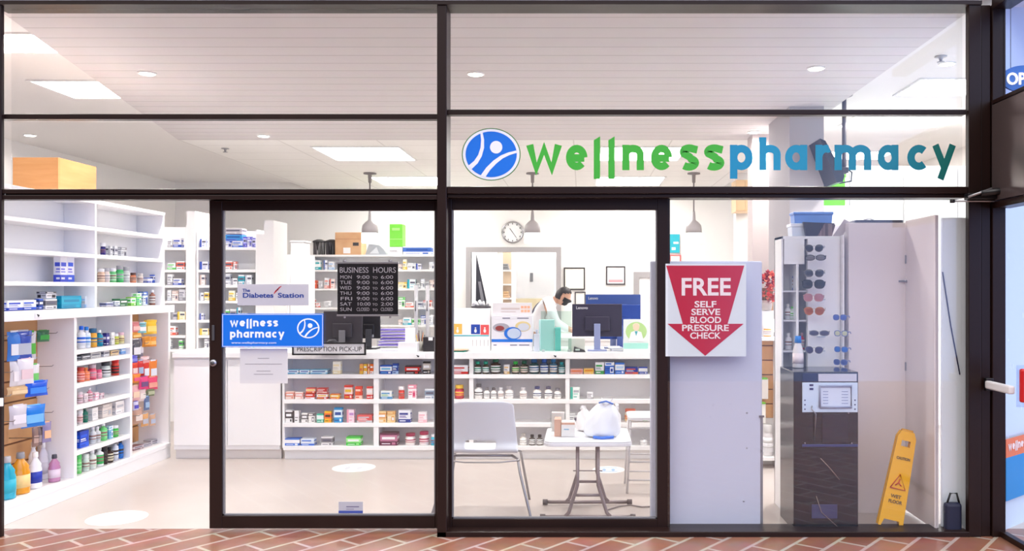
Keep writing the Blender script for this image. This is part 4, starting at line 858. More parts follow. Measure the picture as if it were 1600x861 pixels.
# blue shop sticker
sx0, sx1, sz0, sz1 = PX(347, .1), PX(505.5, .1), PZ(542.5, .1), PZ(490, .1)
t = thing('shop_sticker', 'bright blue rectangular shop sticker on the sliding door glass', 'sticker', ((sx0+sx1)/2, .1, sz0))
yb = .096; SB = mat((0, 112, 222), .4); SW_ = mat((236, 244, 252), .4)
MB(SB).box(sx0, yb, sz0, sx1, yb+.003, sz1).build('backing', t)
m = MB(SW_); e = .004; w_ = .003
for q_ in ((sx0+e, sz0+e, sx1-e, sz0+e+w_), (sx0+e, sz1-e-w_, sx1-e, sz1-e), (sx0+e, sz0+e, sx0+e+w_, sz1-e), (sx1-e-w_, sz0+e, sx1-e, sz1-e)): m.box(q_[0], yb-.0006, q_[1], q_[2], yb, q_[3])
m.build('border_line', t)
m = MB(SW_); K = .0415
word(m, 'wellness', PX(360, .1), PZ(510, .1), 9.2/240, yb-.0015, yb-.0003, None, .24, 1.0*1.02); m.build('upper_lettering', t)
m = MB(SW_); word(m, 'pharmacy', PX(360, .1), PZ(527.5, .1), 9.2/240, yb-.0015, yb-.0003, None, .20, 1.02); m.build('lower_lettering', t)
vtext('www.wellspharmacy.com', PX(362, .1), PX(432, .1), PZ(537, .1), 3.4/240, yb-.001, SW_, t, 'web_line')
m = MB(); emblem(m, PX(482, .1), PZ(513, .1), 17.5/240, 15.5/240, yb, SW_, SW_, SB, .0006); m.build('small_emblem', t)
# plain white station sticker
t = thing('station_sticker', 'pale grey station sticker with blue writing above the blue sticker', 'sticker', (PX(425, .1), .13, PZ(478, .1)))
yb = .13
MB(mat((214, 212, 220), .5)).box(PX(368, .1), yb, PZ(477.5, .1), PX(480, .1), yb+.002, PZ(444, .1), c=.0008).build('backing', t)
BT = mat((30, 70, 160), .5)
vtext('The', PX(376, .1), PX(388, .1), PZ(456, .1), 5/240, yb-.001, BT, t, off=.0006)
vtext('Diabetes', PX(376, .1), PX(424, .1), PZ(465, .1), 7.6/240, yb-.001, BT, t, off=.0010); vtext('Station', PX(431.5, .1), PX(472, .1), PZ(465, .1), 7.6/240, yb-.001, BT, t, off=.0010)
m = MB(mat((220, 60, 70), .5))
for k in range(3):
    u = PX(425+k*2.6, .1); v = PZ(459-k*2.5, .1)
    strip(m, [(u, v), (u+.012, v+.022), (u+.028, v+.030)], [(u+.006, v-.001), (u+.016, v+.017), (u+.030, v+.025)], yb-.001, yb, None)
m.build('red_flame_mark', t)
# paper notice below
t = thing('paper_notice', 'faint white paper notice with short text lines under the blue sticker', 'notice', (PX(410, .1), .13, PZ(600, .1)))
MB(mat((236, 234, 236), .6)).box(PX(372, .1), .13, PZ(600, .1), PX(447, .1), .132, PZ(545, .1)).build('sheet', t)
m = MB(mat((176, 172, 178), .6))
for (a_, b_, y_) in ((400, 418, 560), (380, 438, 569), (398, 420, 580), (394, 424, 585)): m.box(PX(a_, .1), .1292, PZ(y_+1.1, .1), PX(b_, .1), .13, PZ(y_, .1))
m.build('text_lines', t)
# small steel sticker at the foot of the leaf
t = thing('maker_plate', 'small silver and blue sticker at the foot of the door glass', 'sticker', (PX(547, .1), .117, PZ(803, .1)))
MB(mat((186, 190, 202), .35, .2)).box(PX(528, .1), .116, PZ(803, .1), PX(566, .1), .118, PZ(785, .1), c=.0005).build('backing', t)
MB(mat((60, 80, 160), .4)).box(PX(528, .1), .115, PZ(803, .1), PX(566, .1), .116, PZ(799, .1)).build('blue_band', t)
MB(mat((110, 108, 140), .4)).box(PX(540, .1), .115, PZ(793.5, .1), PX(560, .1), .116, PZ(792, .1)).box(PX(540, .1), .115, PZ(797, .1), PX(552, .1), .116, PZ(796.2, .1)).build('text_lines', t)
# pick-up board on the counter
pY = 2.33
t = thing('pickup_sign', 'black framed prescription pick-up sign standing at the counter edge', 'sign', (PX(513, pY), pY, PZ(555, pY)))
px0, px1, pz0, pz1 = PX(456, pY), PX(571.5, pY), PZ(555, pY), PZ(535, pY)
f_ = .014
MB(BLACK).box(px0, pY, pz0, px1, pY+.02, pz0+f_, c=.002).box(px0, pY, pz1-f_, px1, pY+.02, pz1, c=.002).box(px0, pY, pz0, px0+f_, pY+.02, pz1, c=.002).box(px1-f_, pY, pz0, px1, pY+.02, pz1, c=.002).build('frame', t)
MB(mat((222, 220, 222), .5)).box(px0+f_, pY+.008, pz0+f_, px1-f_, pY+.018, pz1-f_).build('board', t)
vtext('PRESCRIPTION PICK-UP', PX(463, pY), PX(564, pY), PZ(549, pY), 7.5/172, pY+.0065, mat((50, 50, 54), .5), t)
MB(BLACK).box((px0+px1)/2-.1, pY+.02, pz0+.02, (px0+px1)/2+.1, CY-.041, pz0+.05, c=.002).build('bracket', t)
# white board with the red arrow
bY = .17
t = thing('white_board', 'tall plain white board standing just inside the right window', 'board', (PX(1103, bY), bY+.02, 0))
bx0, bx1 = PX(1016, bY), PX(1191, bY)
MB(mat((204, 208, 228), .3)).box(bx0, bY, .012, bx1, bY+.035, PZ(408, bY), c=.01).build('panel', t)
MB(mat((150, 152, 160), .3, .6)).box(bx1-.012, bY-.004, .03, bx1+.004, bY+.04, PZ(650, bY), c=.002).build('edge_strip', t)
MB(mat((120, 120, 128), .3, .6)).box(bx1-.02, bY-.012, PZ(652, bY), bx1+.012, bY, PZ(649, bY), c=.001).build('latch', t)
for p in ((1167, 645), (1167, 700), (1162, 783)): MB(mat((176, 178, 190), .4)).tube([(PX(p[0], bY), bY-.003, PZ(p[1], bY)), (PX(p[0], bY), bY+.001, PZ(p[1], bY))], .006, n=12).build('screw', t)
MB(mat((150, 152, 160), .3)).box(bx1-.1, bY-.02, 0, bx1-.02, bY+.06, .012).box(bx0+.02, bY-.02, 0, bx0+.1, bY+.06, .012).build('foot', t)
t = thing('arrow_poster', 'white poster with a big red down arrow offering a free blood pressure check', 'poster', (PX(1103, .07), .07, PZ(557, .07)))
yb = .074
def A(px, py): return (PX(px, .07), PZ(py, .07))
MB(mat((226, 234, 240), .5)).box(A(1040, 0)[0], yb, A(0, 557)[1], A(1166, 0)[0], yb+.002, A(0, 412)[1]).build('sheet', t)
MB(mat((196, 22, 60), .4)).prism([A(1041, 415), A(1163, 415), A(1137, 506), A(1162, 506), A(1102, 556), A(1043, 506), A(1067, 506)], yb-.0015, yb-.0002).build('red_arrow', t)
PW = mat((250, 238, 240), .5); yt = yb-.0028
def ptxt(s, a_, b_, base_, h_, o_=.0012): vtext(s, A(a_, 0)[0], A(b_, 0)[0], A(0, base_)[1], h_/245, yt, PW, t, off=o_)
ptxt('FREE', 1063, 1140, 461, 28, .0035)
ptxt('SELF', 1085, 1119, 480, 10); ptxt('SERVE', 1080, 1125, 492, 10); ptxt('BLOOD', 1078, 1126, 504.5, 10); ptxt('PRESSURE', 1065, 1138, 517, 10); ptxt('CHECK', 1078, 1126, 529, 10)
# small sticker at the bottom right corner of the glass
t = thing('corner_sticker', 'tiny white sticker in the bottom right corner of the front glass', 'sticker', (fx(1499), .055, fz(836)))
MB(mat((236, 230, 236), .5)).box(fx(1486), .055, .008, fx(1511), .058, fz(825)).build('backing', t)
MB(mat((150, 60, 70), .5)).box(fx(1496), .0542, fz(832), fx(1508), .055, fz(831)).box(fx(1490), .0542, fz(831.5), fx(1495), .055, fz(829)).build('text_lines', t)

# open sign seen through the side transom
t = thing('open_sign', 'small blue oval OPEN sign hanging behind the side transom at upper right', 'sign', (2.83, .02, 2.92))
m = MB(mat((60, 120, 210), .4)); m.prism([(.145*math.cos(2*math.pi*i/40), .085*math.sin(2*math.pi*i/40)) for i in range(40)], 0, .02); m.build('oval_back', t, local=True)
text_mesh('OPEN', .105, mat((244, 226, 206), .5, emis=.6, name='neon_tube'), 'neon_letters', t, (-.115, -.008, -.038), width=.23, ext=.004, off=.0015, local=True)
MB(BLACK).tube([(-.08, .01, .07), (-.08, .01, .57)], .002, n=6).tube([(.08, .01, .07), (.08, .01, .57)], .002, n=6).build('chain', t, local=True)
# leaflet poster on the frosted screen
t = thing('side_poster', 'orange and blue poster with white letters low at the right edge', 'poster', (2.76, .06, 0.18))
d_ = Vector((.24, .21)).normalized(); ang = math.atan2(d_.y, d_.x)
po = Vector((2.735, .08))
t.location = (po.x, po.y, .18); t.rotation_euler = (0, 0, ang)
MB(mat((232, 120, 70), .5)).box(.0, -.01, .30, .8, -.004, .42).build('orange_band', t, local=True)
MB(mat((20, 140, 214), .5)).box(.0, -.01, .02, .8, -.004, .30).build('blue_band', t, local=True)
m = MB(PW); word(m, 'wellness', .03, .345, .04, -.013, -.011, None, .22); m.build('lettering', t, local=True)

# ================================================================ CHAIR AND FOLDING TABLE
chp = mat((226, 230, 238), .35, name='white_plastic')
t = thing('plastic_chair', 'white plastic shell chair with handle slot, its back turned to the window', 'chair', (PX(748, .7), .75, 0))
cx = PX(754, .5); yk = .44
def shell_mesh():
    bm = bmesh.new(); nu, nv = 16, 22; g_ = {}
    prof = []
    for j in range(nv+1):                       # from top of the back down, round into the seat, to the front edge
        s = j/nv
        if s < .5: q_ = s/.5; y = yk - .0 + .06*math.sin(q_*1.2) - .02 + .02*q_; z = .80-.34*q_; wd = .218+.028*q_
        elif s < .66: q_ = (s-.5)/.16; a_ = q_*math.pi/2; y = yk+.036+.0+.075*(1-math.cos(a_)); z = .46-.035*math.sin(a_)*1.2; wd = .246+.0*q_
        else: q_ = (s-.66)/.34; y = yk+.111+.33*q_; z = .418+.012*math.sin(q_*math.pi)*-1+.01*q_; wd = .244-.025*q_
        prof.append((y, z, wd))
    for j, (y, z, wd) in enumerate(prof):
        for i in range(nu+1):
            u = i/nu*2-1; back = 1 if j < nv*.5 else 0
            dy = -.0+.035*(u*u)*(1 if back else .0); dz = -.008*abs(u)**6 + (0 if back else .012*u*u)
            if j == 0: dz -= .02*abs(u)**5
            g_[i, j] = bm.verts.new((cx+u*wd, y+dy, z+dz))
    for j in range(nv):
        for i in range(nu):
            u = (i+.5)/nu; s = (j+.5)/nv
            if j in (9, 10) and 4 <= i <= 10: continue
            bm.faces.new((g_[i, j], g_[i, j+1], g_[i+1, j+1], g_[i+1, j]))
    me = bpy.data.meshes.new('shell'); bm.to_mesh(me); bm.free(); return me
me = shell_mesh(); me.materials.append(chp); me.transform(Matrix.Translation(-t.location))
for p in me.polygons: p.use_smooth = True
o = link('seat_shell', me, t); sd = o.modifiers.new('s', 'SOLIDIFY'); sd.thickness = .008; sb = o.modifiers.new('ss', 'SUBSURF'); sb.levels = 1; sb.render_levels = 1
L_ = [(cx-.21, yk+.07, .405), (cx+.21, yk+.07, .405)]
lg = STEEL
for sx in (-1, 1):
    MB(lg).tube([(cx+sx*.20, yk+.13, .40), (cx+sx*.245, yk+.06, .39), (cx+sx*.262, yk+.03, .30), (cx+sx*.34, yk-.03, .01), (cx+sx*.342, yk-.032, .0)], .0095, n=10).build('leg', t)
    MB(lg).tube([(cx+sx*.20, yk+.35, .40), (cx+sx*.24, yk+.40, .38), (cx+sx*.30, yk+.50, .0)], .0095, n=10).build('leg', t)
MB(lg).tube([(cx-.2, yk+.13, .40), (cx+.2, yk+.13, .40)], .009).tube([(cx-.2, yk+.35, .40), (cx+.2, yk+.35, .40)], .009).build('seat_frame', t)
MB(lg).tube([(cx-.262, yk+.045, .385), (cx-.12, yk+.03, .372), (cx+.12, yk+.03, .372), (cx+.262, yk+.045, .385)], .005).build('rear_rail', t)

ty0, ty1, tz = .30, .88, .547
tx0, tx1 = PX(850, ty0), PX(987, ty0)
t = thing('folding_table', 'low white folding table on grey bent tube legs', 'table', ((tx0+tx1)/2, .6, 0))
def rrect(x0, y0, x1, y1, r, n=6):
    out = []
    for cx_, cy_, a0 in ((x1-r, y1-r, 0), (x0+r, y1-r, 90), (x0+r, y0+r, 180), (x1-r, y0+r, 270)):
        out += [(cx_+r*math.cos(R(a0+90*i/n)), cy_+r*math.sin(R(a0+90*i/n))) for i in range(n+1)]
    return out
def plate(mb, poly, z0, z1, m=None):
    n = len(poly); mb.add([(x, y, z0) for x, y in poly]+[(x, y, z1) for x, y in poly], [tuple(range(n-1, -1, -1)), tuple(range(n, 2*n))]+[(i, (i+1) % n, (i+1) % n+n, i+n) for i in range(n)], m)
m = MB(mat((236, 238, 244), .4)); plate(m, rrect(tx0, ty0, tx1, ty1, .06), tz-.012, tz); plate(m, rrect(tx0-.004, ty0-.004, tx1+.004, ty1+.004, .064), tz-.035, tz-.012); m.build('tabletop', t, bev=.004)
lgm = mat((146, 134, 136), .4, .3); xm = (tx0+tx1)/2
for yy, near in ((ty0+.07, True), (ty1-.10, False)):
    for sx in (-1, 1):
        MB(lgm).tube([(xm+sx*.07, yy, tz-.035), (xm+sx*.07, yy, .24), (xm+sx*.085, yy-.0, .19), (xm+sx*.13, yy, .05), (xm+sx*.16, yy, .02)], .0125, n=10).build('leg', t)
    MB(lgm).tube([(xm-.30, yy, .022), (xm+.30, yy, .022)], .013, n=10).build('foot_bar', t)
    for sx in (-1, 1): MB(mat((96, 88, 90), .5)).tube([(xm+sx*.29, yy, .022), (xm+sx*.325, yy, .022)], .02, n=12).build('end_cap', t)
    MB(lgm).tube([(xm-.08, yy, .17), (xm+.08, yy, .17)], .010).build('cross_bar', t)
MB(lgm).tube([(xm-.1, ty0+.1, .33), (xm+.1, ty0+.1, .33)], .004).build('lock_rod', t)
# things on the table
s7 = (DIST+.75)/FPX
t = thing('tissue_box', 'white and brown tissue box at the left of the folding table', 'box', (PX(882, .52), .52, tz+.001))
MB(mat((226, 224, 222), .5)).box(PX(877, .48), .48, tz+.001, PX(898, .48), .60, tz+.10, c=.003).build('body', t)
MB(mat((206, 164, 144), .5)).box(PX(866, .48), .49, tz+.001, PX(876.5, .48), .61, tz+.12, c=.003).box(PX(877, .48), .477, tz+.085, PX(898, .48), .48, tz+.10).build('brown_side', t)
MB(mat((120, 170, 200), .5)).box(PX(881, .48), .477, tz+.05, PX(889, .48), .4795, tz+.056).build('printed_line', t)
t = thing('leaflet_holder', 'clear leaflet holder with papers behind the tissue box', 'holder', (PX(866, .72), .72, tz+.001))
MB(ACRYL).box(PX(860, .70), .70, tz+.001, PX(884, .70), .705, tz+.13, c=.001).box(PX(860, .70), .76, tz+.001, PX(884, .70), .765, tz+.15, c=.001).build('holder_body', t)
MB(mat((240, 228, 224), .6)).box(PX(862, .70), .715, tz+.004, PX(882, .70), .755, tz+.135).build('paper_stack', t)
def sack(name, lab, px, py0, py1, w_, Y, base, c, seed, sub=2):
    rs = random.Random(seed); t = thing(name, lab, 'bag', (PX(px, Y), Y, base)); s = (DIST+Y)/FPX; h_ = (py1-py0)*s
    n, k_ = 26, 10; vs = []
    prof = [(0.0, 0), (.80, 0), (1.0, .07), (1.03, .22), (.97, .38), (.92, .52), (.78, .66), (.62, .77), (.46, .86), (.20, .90), (.26, .97), (.34, 1.02)]
    for r_, z_ in prof:
        for i in range(n):
            a_ = 2*math.pi*i/n; fold = .07*math.sin(5*a_+seed+z_*6)+.05*math.sin(9*a_-z_*11)*z_+rs.uniform(-.05, .05); rr_ = w_/2*r_*(1+fold)
            vs.append((math.cos(a_)*rr_+.16*w_*z_*z_*math.sin(seed), math.sin(a_)*rr_*.75, z_*h_*(1+.08*math.sin(2*a_+seed)*(z_ > .3))+(rs.uniform(-.008, .008) if z_ > .1 else 0)))
    fs = [(i*n+k, i*n+(k+1) % n, (i+1)*n+(k+1) % n, (i+1)*n+k) for i in range(len(prof)-1) for k in range(n)]
    m = MB(mat(c, .25)); m.add(vs, fs, None, True); m.build('bag_body', t, local=True, sub=1)
    return t, h_
t, hh = sack('plastic_bag', 'white plastic bag with blue trim on the folding table', 940, 632, 686, .25, .50, tz+.002, (238, 242, 250), 2)
MB(mat((60, 120, 220), .3)).tube([(-.06, -.105, .012), (.0, -.115, .006), (.08, -.10, .012)], .011, n=8).build('blue_band', t, local=True)
MB(mat((80, 130, 220), .3)).tube([(-.02, -.03, hh*.98), (.03, -.035, hh*1.03), (.08, -.02, hh*.94)], .006, n=8).build('blue_drawstring', t, local=True)
t, hh = sack('plastic_bag', 'plain white crumpled bag behind, left of the blue-trimmed bag', 916, 640, 676, .15, .74, tz+.002, (244, 242, 244), 5)
t = thing('spray_bottle', 'small white spray bottle at the back right of the folding table', 'bottle', (PX(964, .78), .80, tz+.001))
MB(mat((240, 240, 242), .3)).lathe([(.028, 0), (.03, .01), (.03, .10), (.012, .13), (.012, .145)], 0, 0, 0, n=18).build('body', t, local=True)
MB(WHITE).lathe([(.014, .145), (.014, .165)], n=14).box(-.012, -.05, .165, .012, .02, .185, c=.004).build('pump_head', t, local=True)
# light stool frame right of the table
t = thing('stool', 'slim white metal stool half hidden behind the white board', 'stool', (PX(1010, 1.2), 1.3, 0))
x0_, x1_ = PX(985, 1.2), PX(1060, 1.2)
wm = mat((214, 212, 216), .35, .3)
m = MB(mat((236, 236, 240), .4)); plate(m, rrect(x0_-.02, 1.12, x1_+.02, 1.48, .05), .56, .585); m.build('seat', t, bev=.004)
for x, y, sx, sy in ((x0_, 1.16, -.03, -.03), (x1_, 1.16, .03, -.03), (x0_, 1.44, -.03, .03), (x1_, 1.44, .03, .03)): MB(wm).tube([(x, y, .56), (x+sx, y+sy, 0)], .009).build('leg', t)
for z in (.10, .24, .50): MB(wm).tube([(x0_-.015, 1.14, z), (x1_+.015, 1.14, z)], .006).tube([(x0_-.015, 1.46, z), (x1_+.015, 1.46, z)], .006).build('foot_rail', t)
tag(MB(mat((150, 142, 142), .5)).tube([(PX(950, .6), .62, .006), (PX(968, .62), .72, .006), (PX(985, .7), .76, .006), (PX(1003, .7), .70, .006), (PX(1020, .7), .72, .006)], .005, n=8).build('power_cord'), 'thin grey cord curving on the floor right of the folding table', 'cord')
# round floor decals
for px, py, lab in ((183, 809.5, 'round white floor decal nearest the open doorway'), (553, 731, 'round white floor decal in front of the medicine counter'), (951, 734, 'round white floor decal with blue marks behind the folding table')):
    Y = EYE*FPX/(py-VY)-DIST; X = PX(px, Y); r = 44*(DIST+Y)/FPX if px < 200 else 33*(DIST+Y)/FPX*(1 if px < 800 else .76)
    t = thing('floor_decal', lab, 'decal', (X, Y, 0), 0, 'round floor decals')
    rim = mat((250, 248, 246), .4); bl = mat((150, 186, 220), .5)
    m = MB(rim); plate(m, [(X+r*math.cos(2*math.pi*i/40), Y+r*math.sin(2*math.pi*i/40)) for i in range(40)], .0005, .002); m.build('disc', t)
    m = MB(bl if px > 800 else mat((206, 212, 220), .5))
    for k in range(2): 
        for sx in (-1, 1): plate(m, [(X+sx*r*.28+.12*r*math.cos(a_), Y-.1*r+.32*r*math.sin(a_)) for a_ in [2*math.pi*i/16 for i in range(16)]], .002, .003+.0002*k)
    plate(m, [(X-r*.6, Y+r*.42), (X+r*.6, Y+r*.42), (X+r*.55, Y+r*.58), (X-r*.55, Y+r*.58)], .002, .003); plate(m, [(X-r*.5, Y-r*.66), (X+r*.5, Y-r*.66), (X+r*.56, Y-r*.52), (X-r*.56, Y-r*.52)], .002, .003)
    m.build('printed_footprints', t)

# ================================================================ RIGHT SIDE: KIOSK, GLASSES RACK, CABINET, WET FLOOR SIGN
KB = mat((22, 18, 24), .12, .2, spec=.7, name='black_gloss')
kf = .10; kx0, kx1 = PX(1240, kf), PX(1341, kf); kz = PZ(581, kf)
t = thing('kiosk', 'black blood pressure kiosk seen from behind, against the window', 'kiosk', ((kx0+kx1)/2, .3, 0))
MB(KB).box(kx0, kf, .0, kx1, kf+.38, kz, c=.004).build('cabinet', t)
kp = noise_mat('pale_blue_steel', (196, 218, 246), (214, 230, 250), 4, .25)
def K(px): return PX(px, kf)
def KZ(py): return PZ(py, kf)
yk_ = kf
MB(mat((20, 30, 70), .3)).box(K(1254), yk_-.006, KZ(597), K(1340), yk_, KZ(583), c=.002).build('header_band', t)
MB(mat((200, 200, 214), .35)).box(K(1278), yk_-.010, KZ(596), K(1338), yk_-.006, KZ(584), c=.002).build('label_plate', t)
MB(kp).box(K(1253), yk_-.012, KZ(644), K(1339.5), yk_, KZ(597.5), c=.003).build('rear_plate', t)
m = MB(mat((150, 160, 190), .3)); a0, a1, b0, b1 = K(1280), K(1329), KZ(636), KZ(603)
m.tube([(a0, yk_-.016, b0), (a1, yk_-.016, b0), (a1, yk_-.016, b1), (a0, yk_-.016, b1), (a0, yk_-.016, b0)], .008, n=8); m.build('bezel', t)
MB(mat((216, 228, 250), .3)).box(a0+.004, yk_-.014, b0+.004, a1-.004, yk_-.012, b1-.004).build('inner_panel', t)
m = MB(mat((150, 166, 204), .4))
for k in range(5): m.box(K(1285), yk_-.0155, KZ(612+k*4.6), K(1293), yk_-.014, KZ(610.8+k*4.6)).box(K(1314), yk_-.0155, KZ(612+k*4.6), K(1324), yk_-.014, KZ(610.8+k*4.6))
m.build('text_lines', t)
m = MB(mat((30, 40, 110), .4))
for py in (625, 632, 639): m.tube([(K(1257), yk_-.013, KZ(py)), (K(1257), yk_-.011, KZ(py))], .005, n=10).tube([(K(1335), yk_-.013, KZ(py)), (K(1335), yk_-.011, KZ(py))], .005, n=10)
m.box(K(1264), yk_-.014, KZ(603), K(1270), yk_-.012, KZ(600)).box(K(1264), yk_-.014, KZ(609), K(1270), yk_-.012, KZ(606)); m.build('port_row', t)
MB(STEEL).tube([(K(1268), yk_-.012, KZ(634)), (K(1266), yk_-.03, KZ(638)), (K(1273), yk_-.03, KZ(646)), (K(1272), yk_-.004, KZ(690))], .004, n=6).build('power_lead', t)
MB(mat((44, 38, 48), .2, .2)).box(K(1284), yk_-.008, KZ(692), K(1325), yk_, KZ(646), c=.003).build('vent_cover', t)
MB(mat((60, 70, 120), .3, .3)).box(K(1253), yk_-.010, KZ(698), K(1340), yk_, KZ(694), c=.002).build('ledge_strip', t)
m = MB(mat((150, 140, 150), .4))
for q_ in ((1330, 692), (1257, 692), (1325, 645)): m.tube([(K(q_[0]), yk_-.014, KZ(q_[1])), (K(q_[0]), yk_-.010, KZ(q_[1]))], .005, n=10)
m.build('bolt', t)
MB(mat((60, 62, 100), .3)).box(K(1268), yk_-.006, KZ(810), K(1308), yk_, KZ(788), c=.002).build('rating_plate', t)
MB(mat((150, 130, 120), .4)).tube([(K(1282), yk_-.006, KZ(716)), (K(1296), yk_-.01, KZ(731)), (K(1311), yk_-.006, KZ(749))], .003, n=6).tube([(K(1275), yk_-.006, KZ(775)), (K(1283), yk_-.01, KZ(800)), (K(1320), yk_-.006, KZ(833))], .002, n=6).build('loose_wire', t)
# white shelf tower with cubbies
tY = .62; T_ = lambda p: PX(p, tY); TZ = lambda p: PZ(p, tY)
t = thing('display_tower', 'tall white display tower with cubby shelves behind the kiosk', 'shelving', ((T_(1212)+T_(1262))/2, tY+.2, 0))
tw0, twm, tw1, th_ = T_(1221), T_(1257), T_(1317), TZ(369)
MB(SH).box(tw0, tY, 0, tw0+.012, tY+.22, th_, c=.002).build('side_panel', t); MB(SH).box(tw1-.012, tY+.03, 0, tw1, tY+.22, th_, c=.002).build('side_panel', t)
MB(SH).box(tw0, tY+.205, 0, tw1, tY+.22, th_).build('back_panel', t)
MB(SH).box(tw0, tY, th_-.02, tw1, tY+.22, th_, c=.002).build('top_panel', t)
MB(SH).box(T_(1225), tY, TZ(413), twm, tY+.012, th_-.02, c=.002).build('fascia', t)
MB(SH).box(T_(1244), tY, .0, T_(1248), tY+.20, TZ(413), c=.002).build('divider', t)
for p in (454, 500, 548): MB(mat((210, 208, 212), .4)).box(tw0+.012, tY+.004, TZ(p)-.012, twm+.03, tY+.20, TZ(p), c=.001).build('shelf', t)
MB(SH).box(T_(1262), tY+.03, 0, tw1-.012, tY+.045, th_-.02, c=.002).build('front_panel', t)
# products in the cubbies
def small_b(px, zp, w_, h_, c1, c2, lab, shape='tall', Y=tY+.10, name='pill_bottle'):
    s = (DIST+Y)/FPX; bottle(PX(px, Y), Y, zp+.0015, w_/2*s, h_*s, c1, c2, (240, 240, 244), shape, lab, 'bottle')
small_b(1231, TZ(500), 8, 24, (236, 236, 240), (226, 226, 226), 'white bottle left in the tower middle cubby')
small_b(1238, TZ(500), 9, 20, (226, 240, 226), (110, 200, 80), 'white bottle with green cap in the tower middle cubby')
small_b(1241, TZ(454), 6, 32, (50, 110, 200), (240, 240, 244), 'tall slim blue bottle in the top cubby of the tower')
small_b(1253, TZ(548), 8, 26, (230, 50, 70), (246, 190, 200), 'red bottle in the lower cubby beside the glasses rack')
small_b(1232, TZ(548), 10, 26, (236, 232, 236), (240, 240, 240), 'plain white bottle in the lower cubby of the tower')
s6 = (DIST+.35)/FPX
t = thing('lotion_bottle', 'large pale bottle with blue cap standing on the black kiosk', 'bottle', (PX(1248, .35), .37, kz+.001))
MB(mat((240, 236, 236), .3)).lathe([(.028, 0), (.032, .006), (.030, .12), (.018, .165), (.018, .17)], n=24, sx=1.15).build('body', t, local=True)
MB(mat((16, 130, 220), .35)).lathe([(.019, .17), (.024, .172), (.020, .215), (.018, .217)], n=20).build('cap', t, local=True)
MB(W_((246, 230, 232))).lathe([(.0325, .03), (.0325, .10)], n=24, sx=1.15).build('label_wrap', t, local=True)
# glasses rack (clear plastic column on the tower front)
rY = tY-.015; RX = lambda p: PX(p, rY); RZ = lambda p: PZ(p, rY)
rY -= .004
t = thing('glasses_rack', 'white and clear sunglasses rack column fixed on the display tower', 'rack', (RX(1288), rY, RZ(577)))
MB(mat((246, 244, 246), .3)).box(RX(1262), rY, RZ(577), RX(1313), rY+.01, RZ(373), c=.003).build('back_board', t)
MB(mat((250, 248, 250), .3)).box(RX(1313.5), rY-.05, RZ(577), RX(1316), rY+.012, RZ(368), c=.002).build('side_rail', t)
for k, py in enumerate((386, 404, 427, 446, 468, 484, 526, 548)): MB(CLEARG).box(RX(1276), rY-.03, RZ(py)-.004, RX(1288), rY, RZ(py)+.004, c=.002).build('nose_peg', t)
def glasses(px, py, w_px, lens, frame_c, lab, shape='avi', Y=rY-.085, tiltz=18):
    s = (DIST+Y)/FPX; W2 = w_px*s*.5
    t = thing('sunglasses', lab, 'sunglasses', (PX(px, Y), Y, PZ(py, Y)), R(-tiltz), 'sunglasses on the rack')
    lm = mat(lens, .12, .2, spec=.8); fm = mat(frame_c, .25, .3)
    for sx in (-1, 1):
        c0 = sx*W2*.52; out = []
        for i in range(20):
            a_ = 2*math.pi*i/20; ca, sa = math.cos(a_), math.sin(a_)
            if shape == 'avi': rx_, rz_ = W2*.42, W2*.40*(1.12 if sa < 0 else .8); u = c0+ca*rx_-sx*.04*W2*(1 if sa < 0 else 0)
            elif shape == 'wrap': rx_, rz_ = W2*.47, W2*.30*(1 if sa > 0 else .8); u = c0+ca*rx_
            else: rx_, rz_ = W2*.43, W2*.38; u = c0+math.copysign(abs(ca)**.7, ca)*rx_
            out.append((u, math.copysign(abs(sa)**.85, sa)*rz_))
        m = MB(lm); n = len(out); m.add([(x, .0025-abs(x)**2*1.5*-1, z) for x, z in out]+[(c0, -.004+abs(c0)**2*1.5, 0)], [(i, (i+1) % n, n) for i in range(n)], None, True)
        m.add([(x, .0035+abs(x)**2*1.5, z) for x, z in out], [tuple(range(n-1, -1, -1))]); m.build('lens', t, local=True)
        MB(fm).tube([(x, abs(x)**2*1.5, z) for x, z in out+out[:1]], .0013 if shape == 'avi' else .0026, n=6, cap=False).build('rim', t, local=True)
        MB(fm).tube([(sx*W2*.98, .012, W2*.2), (sx*W2*1.0, .03, W2*.22), (sx*W2*.98, .055, W2*.18), (sx*W2*.94, .07, -W2*.05)], .0018 if shape == 'avi' else .0034, n=6).build('temple', t, local=True)
    MB(fm).tube([(-W2*.14, .0, W2*.12), (0, -.003, W2*.2), (W2*.14, .0, W2*.12)], .0016, n=6).build('bridge', t, local=True)
GD = (60, 62, 74); SV = (180, 176, 170)
glasses(1272, 387, 30, GD, SV, 'silver framed aviator sunglasses at the top of the rack')
glasses(1274, 403, 31, (130, 128, 134), (40, 38, 40), 'black wraparound sunglasses second from the top of the rack', 'wrap')
glasses(1272, 426, 32, (70, 72, 84), SV, 'grey lens aviator sunglasses third from the top')
glasses(1271, 444, 35, (50, 52, 58), (34, 34, 38), 'black square sunglasses fourth from the top', 'sq')
glasses(1271, 465, 31, (190, 130, 140), (200, 150, 150), 'pink tinted sunglasses in the middle of the rack', 'sq')
glasses(1272, 485, 33, (176, 92, 44), (200, 150, 90), 'amber brown aviator sunglasses below the pink pair')
glasses(1280, 521, 30, (80, 80, 110), (150, 150, 160), 'dark blue wraparound sunglasses second from the bottom', 'wrap')
glasses(1272, 546, 29, (70, 66, 110), SV, 'violet lens aviator sunglasses at the bottom of the rack')
